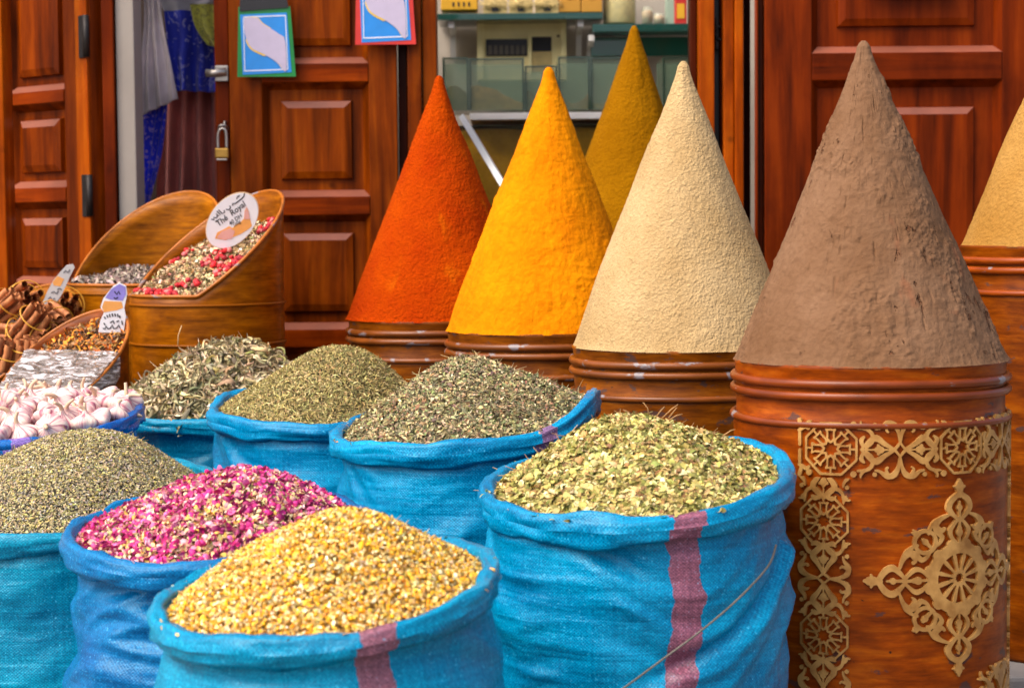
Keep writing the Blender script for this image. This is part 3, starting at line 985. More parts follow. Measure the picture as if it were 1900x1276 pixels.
for k, (x0, x1, yt, lb) in enumerate(((822, 869, 107, 'narrow glass bin nearest the brown door post on the counter'), (871, 972, 108, 'wide glass bin between two narrow ones left of the yellow cone'), (974, 1034, 122, 'low glass bin half hidden behind the tip of the yellow cone'),
                                      (1036, 1094, 105, 'glass bin between the yellow cone and the olive cone'), (1096, 1176, 106, 'glass bin half hidden behind the olive cone'), (1230, 1292, 106, 'glass bin between the olive cone and the beige cone'))):
    p0, p1 = P(x0, 208, YG), P(x1, yt, YG)
    w, h = (p1.x - p0.x) / 2, p1.z - lz - 0.009
    t = thing('glass_bin', lb, 'glass bin', ((p0.x + p1.x) / 2, YG, lz + 0.009), 'glass bins along the counter')
    box('front_pane', -w, w, 0, 0.003, 0, h, BINGLASS, t, 0)
    box('side_pane', -w, -w + 0.003, 0.0035, 0.26, 0, h, BINGLASS, t, 0)
    box('side_pane', w - 0.003, w, 0.0035, 0.26, 0, h, BINGLASS, t, 0)
    box('rear_pane', -w, w, 0.262, 0.265, 0, h, BINGLASS, t, 0)
    box('pane_edge', -w, -w + 0.006, -0.003, -0.0005, 0, h, BINEDGE, t, 0)
    box('pane_edge', w - 0.006, w, -0.003, -0.0005, 0, h, BINEDGE, t, 0)
    box('pane_edge', -w + 0.0065, w - 0.0065, -0.003, -0.0005, h - 0.005, h, BINEDGE, t, 0)
    n_ = 24
    xs = np.linspace(-w + 0.004, w - 0.004, n_)
    ys = np.linspace(0.004, 0.258, n_)
    XX, YY = np.meshgrid(xs, ys)
    ZZ = h * (0.30 + 0.18 * np.sin((XX / w + 1) * 1.7 + k)) + 0.006 * noise(XX * 60, YY * 60, k)
    top = np.stack([XX, YY, ZZ], -1).reshape(-1, 3)
    bot = top[:n_].copy()
    bot[:, 2] = 0.002
    V = np.concatenate([top, bot])
    fr_ = np.array([[n_ * n_ + i, n_ * n_ + i + 1, i + 1, i] for i in range(n_ - 1)])
    link('filling', fast_mesh('filling', V, [grid_faces(n_, n_), fr_]), plain('bin_filling', fills[k], 0.9, 0.25, 60, 0.6), t)


# ------------------------------------------------------------------ barrels and spice cones
def barrel(label, cx, hw, yrim, Y, base, mat, hmat, name='spice_barrel', n=128):
    c = P(cx, yrim, Y)
    r = hw / FPX * Y
    zr = c.z
    t = thing(name, label, 'barrel', (c.x, Y, base), 'painted tin barrels under the spice cones')
    H = zr - base
    k = r / 0.225
    b1, b2, b3 = H - 0.027 * k, H - 0.046 * k, H - 0.088 * k
    pr = [(0.002, 0.0), (r * 0.97, 0.0), (r * 0.985, 0.006), (r * 0.985, 0.04), (r * 0.975, 0.05)]
    zz = np.linspace(0.06, b3 - 0.012, 30)
    pr += [(r * 0.985, z) for z in zz]
    pr += [(r * 0.985, b3 - 0.006), (r * 0.965, b3), (r * 0.965, b2 - 0.01), (r * 0.968, b1), (r * 0.975, H - 0.006), (r * 0.985, H), (r * 0.97, H + 0.002), (r * 0.955, H - 0.004)]
    V, F, UV = revolve(pr, n)
    th = np.arctan2(V[:, 1], V[:, 0])
    dent = 1 + 0.004 * noise(np.cos(th) * 2 + 5 * cx, np.sin(th) * 2, V[:, 2] * 5) * (V[:, 2] > 0.05)
    V[:, 0] *= dent
    V[:, 1] *= dent
    link('barrel_body', fast_mesh('barrel_body', V, F, UV), mat, t)
    a = np.linspace(0, 2 * np.pi, n, endpoint=True)
    for zb, rb, off in ((b1, 0.0075 * k, 0.978), (b2, 0.0075 * k, 0.978), (b3 - 0.002, 0.0065 * k, 0.985)):
        V, F = tube_arrays(np.stack([r * off * np.cos(a), r * off * np.sin(a), np.full(n, zb) + 0.0008 * np.sin(3 * a)], 1), rb, 12, False)
        link('hoop', fast_mesh('hoop', V, F), hmat, t)
    return t, c, r, H


def cone(name, label, c, r, ytip, xtip, Y, mat, amp=0.0012, freq=110, bulge=0.0, seed=0, crust=None, streak=0, squash=0.0, nth=420, nz=300, zbase=None):
    zb = c.z if zbase is None else zbase
    tip = P(xtip, ytip, Y)
    h = tip.z - zb
    lean = tip.x - c.x
    tt = np.linspace(0, 1, nz) ** 0.95
    th = np.linspace(0, 2 * np.pi, nth, endpoint=False)
    T, TH = np.meshgrid(tt, th, indexing='ij')
    rad = r * 0.972 * ((1 - T) * (1 + bulge * np.sin(T * np.pi)))
    # rounded shoulder and tip
    rad = rad * (1 + (0.012 + 0.010 * noise(np.cos(TH) * 9 + seed, np.sin(TH) * 9)) * np.exp(-T / 0.010))
    rt = 0.010
    rad = np.sqrt(rad ** 2 + rt ** 2) * np.sqrt(np.clip((1.0008 - T) / (0.02), 0, 1)) ** 0.8
    X0, Y0, Z0 = rad * np.cos(TH), rad * np.sin(TH), T * h
    arc = TH * r * 0.6
    d = amp * fbm(X0 * freq + seed, Y0 * freq, Z0 * freq, 3)
    d += amp * 1.6 * noise(X0 * 9 + seed * 3, Y0 * 9, Z0 * 6)
    d += 0.004 * noise(X0 * 3.5 + seed * 7, Y0 * 3.5, Z0 * 3)
    tr = noise(np.cos(TH) * 2.2 + seed * 2, np.sin(TH) * 2.2, Z0 * 9)
    d += 0.0016 * np.clip(tr, -0.1, 0.35) * 3
    if crust:
        m = np.clip((fbm(X0 * crust[0] + 7 * seed, Y0 * crust[0], Z0 * crust[0] * 0.6, 3) - crust[1]) * 5, 0, 1)
        d += m * crust[2] * (0.6 + np.abs(fbm(X0 * crust[3], Y0 * crust[3], Z0 * crust[3], 3)))
    if streak:
        s = np.clip(fbm(np.cos(TH) * 34, np.sin(TH) * 34, Z0 * 24 + seed, 3) - 0.72, 0, 0.6)
        d -= streak * s
    d *= np.clip(rad / 0.03, 0.25, 1)
    rr = rad + d
    V = np.stack([rr * np.cos(TH) + lean * T, rr * np.sin(TH), Z0 + d * 0.3], -1).reshape(-1, 3)
    o = link(name, fast_mesh(name, V, [grid_faces(nth, nz, True)]), mat, None, (c.x, Y, zb - 0.001))
    return tag(o, label, 'spice cone', 'tall cones of ground spice')


B_BROWN = barrel_mat('painted_tin_orange', (84, 32, 2), (138, 60, 2), (172, 90, 10), 0.28, 3)
B_OLD = barrel_mat('painted_tin_worn', (62, 30, 4), (122, 64, 6), (154, 90, 14), 0.9, 9)
B_OLD2 = barrel_mat('painted_tin_worn_dark', (58, 28, 4), (112, 58, 6), (146, 84, 12), 0.6, 14)
B_RIGHT = barrel_mat('painted_tin_ruddy', (74, 30, 2), (124, 58, 4), (156, 84, 10), 0.15, 21)
HOOP_R = hoop_mat('hoop_ruddy', (126, 54, 8), -0.6)
HOOP_G = hoop_mat('hoop_chipped', (124, 66, 22), 0.3)

S = 0.30
bt, bc, br_r, bH = barrel('orange brown barrel with gilded fretwork under the brown cone', 1613, 255, 664, 3.18, 0.0, B_BROWN, HOOP_R)
t, c, r, H = barrel('chipped barrel under the beige cone, behind the sack of broken leaves', 1268, 211, 640, 3.84, 0.0, B_OLD, HOOP_G)
cone('spice_cone', 'pale beige cone of grainy powder beside the brown cone', c, r, 113, 1268, 3.84, powder_mat('beige_powder', (166, 138, 94), (182, 156, 113), 130, 1.0, ((196, 150, 70), 6, 0.66), strokes=0.12), 0.0006, 120, 0.03, 2)
t, c, r, H = barrel('worn barrel under the yellow cone', 1018, 192, 611, 4.28, 0.0, B_OLD2, HOOP_G)
cone('spice_cone', 'bright yellow turmeric cone with smooth trowel marks', c, r, 124, 1018, 4.28, powder_mat('turmeric_powder', (194, 110, 2), (206, 126, 4), 55, 0.5, ((206, 116, 4), 9, 0.60), 260, 0.005, strokes=0.45), 0.0007, 80, 0.03, 5, (14, 0.35, 0.0022, 60))
t, c, r, H = barrel('dark stained barrel under the red cone', 815, 172, 590, 4.72, 0.0, B_OLD2, HOOP_G)
cone('spice_cone', 'rust red paprika cone standing nearest the brown panelled door', c, r, 140, 815, 4.72, powder_mat('paprika_powder', (152, 46, 0), (168, 62, 0), 120, 1.0, ((186, 90, 4), 6, 0.58), 360, 0.005), 0.0008, 115, 0.05, 8)
t, c, r, H = barrel('barrel hidden behind the yellow and beige cones, under the olive cone', 1172, 190, 560, 4.92, S, B_OLD2, HOOP_G)
cone('spice_cone', 'olive mustard cone standing furthest back, between the yellow and beige cones', c, r, 47, 1177, 4.92, powder_mat('olive_powder', (122, 78, 0), (136, 90, 2), 100, 0.9), 0.0006, 105, 0.0, 11)
o = box('stone_plinth', P(1880, 1215, 3.55).x, P(2140, 1215, 3.55).x, 3.58, 4.16, 0.002, zpx(1250, 3.64), STONE2, None, 0.008)
tag(o, 'pale stone plinth under the barrel at the edge of the picture', 'plinth', kind='thing')
t, c, r, H = barrel('barrel on a stone plinth, under the sand coloured cone', 1990, 207, 455, 3.86, zpx(1250, 3.64) + 0.001, B_RIGHT, hoop_mat('hoop_ruddy_b', (150, 66, 10), 0.0))
cone('spice_cone', 'sand coloured cone cut off by the picture edge, behind the brown cone', c, r, -40, 1996, 3.86, powder_mat('sand_powder', (150, 108, 48), (164, 124, 64), 110, 1.0), 0.0007, 105, 0.02, 14)
cone('spice_cone', 'crusty grey brown cone on the barrel with gilded fretwork', bc, br_r, 75, 1602, 3.18, powder_mat('brown_clay_powder', (104, 75, 52), (120, 91, 68), 70, 0.6, ((132, 84, 58), 7, 0.60), 320, 0.004, scar=(92, 56, 38), strokes=0.3), 0.0007, 90, 0.0, 17, (15, 0.2, 0.0022, 95), 0.006, nth=640, nz=420)


# ------------------------------------------------------------------ fretwork (distance field -> cut plate wrapped on the barrel)
def fret_plate(strokes, discs, x0, x1, y0, y1, cell):
    nx, ny = int((x1 - x0) / cell) + 1, int((y1 - y0) / cell) + 1
    xs, ys = x0 + np.arange(nx) * cell, y0 + np.arange(ny) * cell
    D = np.full((ny, nx), 9.0)
    for pts, w in strokes:
        p = np.asarray(pts, float)
        w = np.broadcast_to(np.asarray(w, float), (len(p),))
        for k in range(len(p) - 1):
            (ax, ay), (bx, by) = p[k], p[k + 1]
            m = max(w[k], w[k + 1]) + 2.5 * cell
            i0, i1 = int((min(ax, bx) - m - x0) / cell), int((max(ax, bx) + m - x0) / cell) + 2
            j0, j1 = int((min(ay, by) - m - y0) / cell), int((max(ay, by) + m - y0) / cell) + 2
            i0, j0, i1, j1 = max(i0, 0), max(j0, 0), min(i1, nx), min(j1, ny)
            if i1 <= i0 or j1 <= j0:
                continue
            GX, GY = np.meshgrid(xs[i0:i1], ys[j0:j1])
            dx, dy = bx - ax, by - ay
            L2 = dx * dx + dy * dy + 1e-12
            tt = np.clip(((GX - ax) * dx + (GY - ay) * dy) / L2, 0, 1)
            d = np.hypot(GX - ax - tt * dx, GY - ay - tt * dy) - (w[k] * (1 - tt) + w[k + 1] * tt)
            D[j0:j1, i0:i1] = np.minimum(D[j0:j1, i0:i1], d)
    GX, GY = np.meshgrid(xs, ys)
    for dsc in discs:
        if len(dsc) == 3:
            D = np.minimum(D, np.hypot(GX - dsc[0], GY - dsc[1]) - dsc[2])
        else:
            dd = np.hypot(GX - dsc[0], GY - dsc[1])
            D = np.minimum(D, np.maximum(dd - dsc[2], dsc[3] - dd))
    D[0, :] = D[-1, :] = np.maximum(D[0, :], 1e-4)
    D[-1, :] = np.maximum(D[-1, :], 1e-4)
    D[0, :] = np.maximum(D[0, :], 1e-4)
    D[:, 0] = np.maximum(D[:, 0], 1e-4)
    D[:, -1] = np.maximum(D[:, -1], 1e-4)
    D = np.where(np.abs(D) < cell * 0.02, np.where(D < 0, -cell * 0.02, cell * 0.02), D)
    V, key, F3, B = [], {}, {}, []

    def corner(i, j):
        k = (i, j)
        if k not in key:
            key[k] = len(V)
            V.append((xs[i], ys[j]))
        return key[k]

    def cross(i, j, i2, j2):
        k = (i, j, i2, j2) if (i, j) < (i2, j2) else (i2, j2, i, j)
        if k not in key:
            a, b = D[j, i], D[j2, i2]
            tt = a / (a - b)
            key[k] = len(V)
            V.append((xs[i] + (xs[i2] - xs[i]) * tt, ys[j] + (ys[j2] - ys[j]) * tt))
        return key[k]
    ins = D < 0
    any_in = ins[:-1, :-1] | ins[1:, :-1] | ins[:-1, 1:] | ins[1:, 1:]
    for j, i in zip(*np.nonzero(any_in)):
        cs = ((i, j), (i + 1, j), (i + 1, j + 1), (i, j + 1))
        poly = []
        for q in range(4):
            a, b = cs[q], cs[(q + 1) % 4]
            ia, ib = ins[a[1], a[0]], ins[b[1], b[0]]
            if ia:
                poly.append((corner(*a), 0))
            if ia != ib:
                poly.append((cross(*a, *b), 1 if ia else 2))
        idx = [p_[0] for p_ in poly]
        if len(idx) < 3:
            continue
        F3.setdefault(len(idx), []).append(idx)
        for q in range(len(poly)):
            if poly[q][1] == 1 and poly[(q + 1) % len(poly)][1] == 2:
                B.append((poly[q][0], poly[(q + 1) % len(poly)][0]))
    return np.array(V), F3, B


def wrap_plate(name, plate, R, phi0, zc, s, thick, mat, parent, wob=0.0):
    """plate coordinates (a right, b down) times s, wrapped on radius R; phi measured from the front towards the right"""
    V2, F3, B = plate

    def mp(rad):
        ph = phi0 + V2[:, 0] * s / R
        return np.stack([rad * np.sin(ph), -rad * np.cos(ph), zc - V2[:, 1] * s], 1)
    N = len(V2)
    V = np.concatenate([mp(R + thick), mp(R - 0.001)])
    faces = [np.array(f)[:, ::-1] for f in F3.values()]
    b = np.array(B)
    faces.append(np.stack([b[:, 0], b[:, 1], b[:, 1] + N, b[:, 0] + N], 1))
    me = fast_mesh(name, V, faces, smooth=False)
    return link(name, me, mat, parent)


def rosette(cx, cy, s=1.0):
    st, ds = [], []
    w = 0.020
    rot = lambda p, a: (cx + s * (p[0] * math.cos(a) - p[1] * math.sin(a)), cy + s * (p[0] * math.sin(a) + p[1] * math.cos(a)))
    oc = [rot((0.49, 0), math.pi / 8 + k * math.pi / 4) for k in range(9)]
    st.append((oc, w * s))
    for k in range(8):
        a = k * math.pi / 4
        st.append(([rot(p, a) for p in ((0.115, 0), (0.175, 0.058), (0.30, 0.058), (0.345, 0.085), (0.335, 0.0), (0.345, -0.085), (0.30, -0.058), (0.175, -0.058), (0.115, 0))], 0.0155 * s))
        st.append(([rot((0.335, 0), a), rot((0.46, 0), a)], w * s * 0.8))
        st.append(([rot((0.115, 0), a), rot((0.165, 0), a + math.pi / 8), rot((0.115, 0), a + math.pi / 4)], 0.016 * s))
    for a, b in ((1, 1), (1, -1), (-1, 1), (-1, -1)):
        ds.append((cx + a * 0.40 * s, cy + b * 0.44 * s, 0.055 * s))
    return st, ds


def scroll(cx, cy, horiz=True, half=None):
    """ogee scrolls between two rosettes, span 1.26 along the strip"""
    st, ds = [], []
    tr = (lambda p: (cx + p[0], cy + p[1])) if horiz else (lambda p: (cx + p[1], cy + p[0]))
    for sx in (-1, 1):
        if half and sx != half:
            continue
        for sy in (-1, 1):
            q = lambda pts: [tr((sx * a, sy * b)) for a, b in smooth_path(pts, 6)]

            def W(pts, ws):
                return np.interp(np.linspace(0, 1, (len(pts) - 1) * 6 + 1), np.linspace(0, 1, len(ws)), ws)
            p1 = [(0.66, 0.0), (0.52, 0.15), (0.40, 0.20), (0.26, 0.10), (0.10, 0.0), (0.0, -0.12)]
            st.append((q(p1), W(p1, [0.018, 0.035, 0.058, 0.04, 0.024, 0.016])))
            p2 = [(0.0, 0.13), (0.03, 0.30), (0.10, 0.43), (0.22, 0.46), (0.34, 0.38), (0.42, 0.36)]
            st.append((q(p2), W(p2, [0.02, 0.03, 0.05, 0.046, 0.024, 0.016])))
            p2b = [(0.22, 0.42), (0.235, 0.34), (0.21, 0.31)]
            st.append((q(p2b), W(p2b, [0.036, 0.02, 0.018])))
            p3 = [(0.72, 0.37), (0.58, 0.36), (0.48, 0.28), (0.47, 0.14), (0.58, 0.02)]
            st.append((q(p3), W(p3, [0.018, 0.028, 0.034, 0.03, 0.017])))
            p4 = [(0.60, 0.36), (0.66, 0.43), (0.665, 0.49)]
            st.append((q(p4), W(p4, [0.03, 0.025, 0.01])))
            p5 = [(0.63, 0.05), (0.655, 0.16), (0.61, 0.22)]
            st.append((q(p5), W(p5, [0.02, 0.04, 0.02])))
            x, y = tr((sx * 0.43, sy * 0.43))
            ds.append((x, y, 0.04))
        for a, rr in ((0.33, 0.062), (0.385, 0.05), (0.40, 0.04)):
            x, y = tr((sx * a, 0))
            ds.append((x, y, rr))
        st.append(([tr((sx * 0.37, -0.07)), tr((sx * 0.33, 0)), tr((sx * 0.37, 0.07))], 0.028))
        st.append(([tr((sx * 0.10, 0)), tr((sx * 0.64, 0))], 0.014))
    return st, ds


HB = 108 / FPX * 2.955
Rb = br_r * 0.985 * 1.001
pxs = 2.955 / FPX


def zb_(y):
    return P(1613, y, 2.955).z


VIEW = math.atan2(bc.x, 3.18)
# horizontal band
st, ds = [], []
for f_ in (rosette(0.60, 0.5, 0.98), scroll(1.78, 0.5), rosette(2.96, 0.5, 0.98), scroll(4.14, 0.5), rosette(5.32, 0.5, 0.98)):
    st += f_[0]
    ds += f_[1]
for sy in (-1, 1):
    st.append(([(0.02, 0.5 + sy * 0.30), (0.14, 0.5 + sy * 0.37), (0.2, 0.5 + sy * 0.34)], 0.03))
    st.append(([(0.02, 0.5 + sy * 0.48), (0.06, 0.5 + sy * 0.36)], 0.035))
    st.append(([(0.03, 0.5 + sy * 0.05), (0.03, 0.5 + sy * 0.26)], 0.028))
band = fret_plate(st, ds, -0.06, 5.9, -0.06, 1.06, 0.0115)
bz0 = bt.location.z
wrap_plate('fretwork_band', band, Rb, math.asin(-121 / 252) - VIEW, zb_(781) - bz0, HB, 0.0045, BRASS, bt)
# vertical strip
st, ds = [], []
per = 2.13
y = -0.265
for k in range(4):
    f1 = scroll(0.5, y, False)
    f2 = rosette(0.5, y + per / 2, 0.98)
    st += f1[0] + f2[0]
    ds += f1[1] + f2[1]
    y += per
strip = fret_plate(st, ds, -0.06, 1.06, 0.0, 5.6, 0.0125)
wrap_plate('fretwork_strip', strip, Rb, math.asin(-121 / 252) - VIEW, zb_(889) - bz0, HB * 0.95, 0.0045, BRASS, bt)
wrap_plate('fretwork_strip', strip, Rb, R_(83) - VIEW, zb_(889) - bz0, HB * 0.95, 0.0045, BRASS, bt)
# medallion, units: photograph pixels on the unrolled surface
st, ds = [], []
ds.append((0, 0, 70, 48))
for k in range(12):
    a = k * math.pi / 6
    rot = lambda p, a=a: (p[0] * math.cos(a) - p[1] * math.sin(a), p[0] * math.sin(a) + p[1] * math.cos(a))
    st.append(([rot((10, 0)), rot((20, 5)), rot((42, 9)), rot((50, 13))], 1.9))
    st.append(([rot((10, 0)), rot((20, -5)), rot((42, -9)), rot((50, -13))], 1.9))
    st.append(([rot((10, 0)), (14 * math.cos(a + 0.26), 14 * math.sin(a + 0.26)), (10 * math.cos(a + 0.52), 10 * math.sin(a + 0.52))], 1.5))
    ds.append((66 * math.cos(a + 0.26), 66 * math.sin(a + 0.26), 11))
for k in range(4):
    a = k * math.pi / 2
    rot = lambda p, a=a: (p[0] * math.cos(a) - p[1] * math.sin(a), p[0] * math.sin(a) + p[1] * math.cos(a))
    for sg in (-1, 1):
        Q = lambda pts: [rot((p[0], sg * p[1])) for p in smooth_path(pts, 6)]
        WW = lambda pts, ws: np.interp(np.linspace(0, 1, (len(pts) - 1) * 6 + 1), np.linspace(0, 1, len(ws)), ws)
        p = [(64, 0), (78, 17), (92, 22), (104, 14), (116, 2)]
        st.append((Q(p), WW(p, [1.6, 3.6, 5, 3.6, 3])))
        p = [(112, 1), (122, 14), (136, 25), (150, 20), (162, 4), (166, 0)]
        st.append((Q(p), WW(p, [2.4, 4.2, 6.4, 6.2, 5, 3.4])))
        # scroll from the outer ogee to the diagonal ring
        p = [(124, 24), (116, 44), (102, 54), (90, 48), (82, 40), (72, 44), (66, 52)]
        st.append((Q(p), WW(p, [2.2, 4.6, 6, 4.4, 5, 3.6, 3])))
        p = [(100, 50), (94, 40), (98, 34)]
        st.append((Q(p), WW(p, [5, 4, 3])))
        p = [(124, 26), (114, 54), (100, 64), (90, 68)]
        st.append((Q(p), WW(p, [2, 2.4, 3, 3])))
    ds.append((*rot((88, 0)), 7.5))
    ds.append((*rot((96, 0)), 5))
    st.append(([rot((62, 0)), rot((110, 0))], [2, 3]))
    ds.append((*rot((136, 0)), 6))
    st.append(([rot((116, 0)), rot((148, 0))], [3, 1.6]))
    st.append(([rot((160, 0)), rot((172, 0)), rot((180, 0)), rot((190, 0))], [5, 8, 8, 2.5]))
    st.append(([rot((177, -11)), rot((173, 0)), rot((177, 11))], [2.5, 5, 2.5]))
    d = math.pi / 4
    cx_, cy_ = rot((74, 74))
    ds.append((cx_, cy_, 25, 17.5))
    ds.append((*rot((74, 74)), 6))
    st.append(([rot((62, 62)), rot((78, 78))], [3, 4]))
    st.append(([rot((90, 90)), rot((97, 97))], [6, 2]))
    st.append(([rot((91, 84)), rot((99, 92))], [3, 2]))
med = fret_plate(st, ds, -205, 205, -200, 200, 1.35)
wrap_plate('medallion', med, Rb, R_(37.6) - VIEW, zb_(1078) - bz0, pxs * 0.98, 0.005, BRASS, bt)
st, ds = scroll(0.6, 0.6, True)
s2, d2 = scroll(0.6, 0.6, False)
crn = fret_plate(st + s2, ds + d2, -0.2, 1.4, 0.05, 1.4, 0.014)
wrap_plate('corner_ornament', crn, Rb, R_(52) - VIEW, zb_(1250) - bz0, HB * 1.05, 0.0045, BRASS, bt)


# ------------------------------------------------------------------ small pieces for heaps
def unit(v):
    return v / (np.linalg.norm(v, axis=-1, keepdims=True) + 1e-12)


def pick(pal, n, jit=0.18, rng=RNG, gain=1.0):
    cols = np.array([lin(*c[0]) for c in pal]) * gain
    w = np.array([c[1] for c in pal], float)
    k = rng.choice(len(pal), n, p=w / w.sum())
    c = cols[k] * np.exp(rng.normal(0, jit, (n, 1))) * np.exp(rng.normal(0, jit * 0.35, (n, 3)))
    return np.clip(c, 0.002, 0.95)


def flakes(pos, nrm, L, W, curl, bend, col, nu=4, nv=2, wexp=0.7, tilt=0.5, twist=0.0, rng=RNG, direc=None, point=0.0):
    """leaf-like flakes, one per position; all array-valued per piece"""
    n = len(pos)
    L, W, curl, bend = (np.broadcast_to(np.asarray(a, float), (n,)) for a in (L, W, curl, bend))
    tw = rng.normal(0, twist, n) if twist else np.zeros(n)
    nn = unit(nrm + rng.normal(0, tilt, (n, 3)))
    rd = rng.normal(0, 1, (n, 3)) if direc is None else direc + rng.normal(0, 0.5, (n, 3))
    tx = unit(rd - nn * np.sum(rd * nn, -1, keepdims=True))
    ty = np.cross(nn, tx)
    u = np.linspace(0, 1, nu + 1)
    v_ = np.linspace(-1, 1, nv + 1)
    U, Vv = np.meshgrid(u, v_, indexing='ij')
    wp = (np.sin(np.pi * np.clip(U * (1 - 0.06) + 0.03, 0, 1)) ** wexp) * (1 - point * U)
    hw = W[:, None, None] * 0.5 * wp[None]
    ph = np.maximum(np.abs(curl), 0.05)[:, None, None]
    a = Vv[None] * ph
    yy = hw * np.sin(a) / ph
    zz = hw * (1 - np.cos(a)) / ph * np.sign(curl)[:, None, None]
    xx = (U[None] - 0.5) * L[:, None, None]
    zz = zz + bend[:, None, None] * L[:, None, None] * ((U[None] - 0.5) ** 2 * 2 - 0.25)
    if twist:
        ta = tw[:, None, None] * (U[None] - 0.5)
        yy, zz = yy * np.cos(ta) - zz * np.sin(ta), yy * np.sin(ta) + zz * np.cos(ta)
    V = pos[:, None, None] + xx[..., None] * tx[:, None, None] + yy[..., None] * ty[:, None, None] + zz[..., None] * nn[:, None, None]
    m = (nu + 1) * (nv + 1)
    base = grid_faces(nv + 1, nu + 1)
    F = (base[None] + (np.arange(n) * m)[:, None, None]).reshape(-1, 4)
    C = np.repeat(col, m, 0)
    return V.reshape(-1, 3), [F], C


_s = None


def lumps(pos, nrm, size, col, flat=0.7, rng=RNG, nlat=4, nlon=6, long=1.0):
    """small rounded lumps, buds and grains"""
    n = len(pos)
    size = np.broadcast_to(np.asarray(size, float), (n,))
    la = np.linspace(-np.pi / 2 * 0.92, np.pi / 2 * 0.92, nlat)
    lo = np.linspace(0, 2 * np.pi, nlon, endpoint=False)
    A, B = np.meshgrid(la, lo, indexing='ij')
    T = np.stack([np.cos(A) * np.cos(B), np.cos(A) * np.sin(B), np.sin(A)], -1).reshape(-1, 3)
    nn = unit(nrm + rng.normal(0, 0.6, (n, 3)))
    rd = rng.normal(0, 1, (n, 3))
    tx = unit(rd - nn * np.sum(rd * nn, -1, keepdims=True))
    ty = np.cross(nn, tx)
    jit = 1 + rng.normal(0, 0.13, (n, len(T)))
    sx = size * long
    V = pos[:, None] + jit[..., None] * (T[None, :, :1] * (sx[:, None, None]) * tx[:, None] + T[None, :, 1:2] * size[:, None, None] * ty[:, None] + T[None, :, 2:] * size[:, None, None] * flat * nn[:, None]) * 0.5
    m = len(T)
    base = grid_faces(nlon, nlat, True)
    F = (base[None] + (np.arange(n) * m)[:, None, None]).reshape(-1, 4)
    caps = np.array([list(range(nlon))[::-1], [(nlat - 1) * nlon + k for k in range(nlon)]])
    Fc = (caps[None] + (np.arange(n) * m)[:, None, None]).reshape(-1, nlon)
    return V.reshape(-1, 3), [F, Fc], np.repeat(col, m, 0)


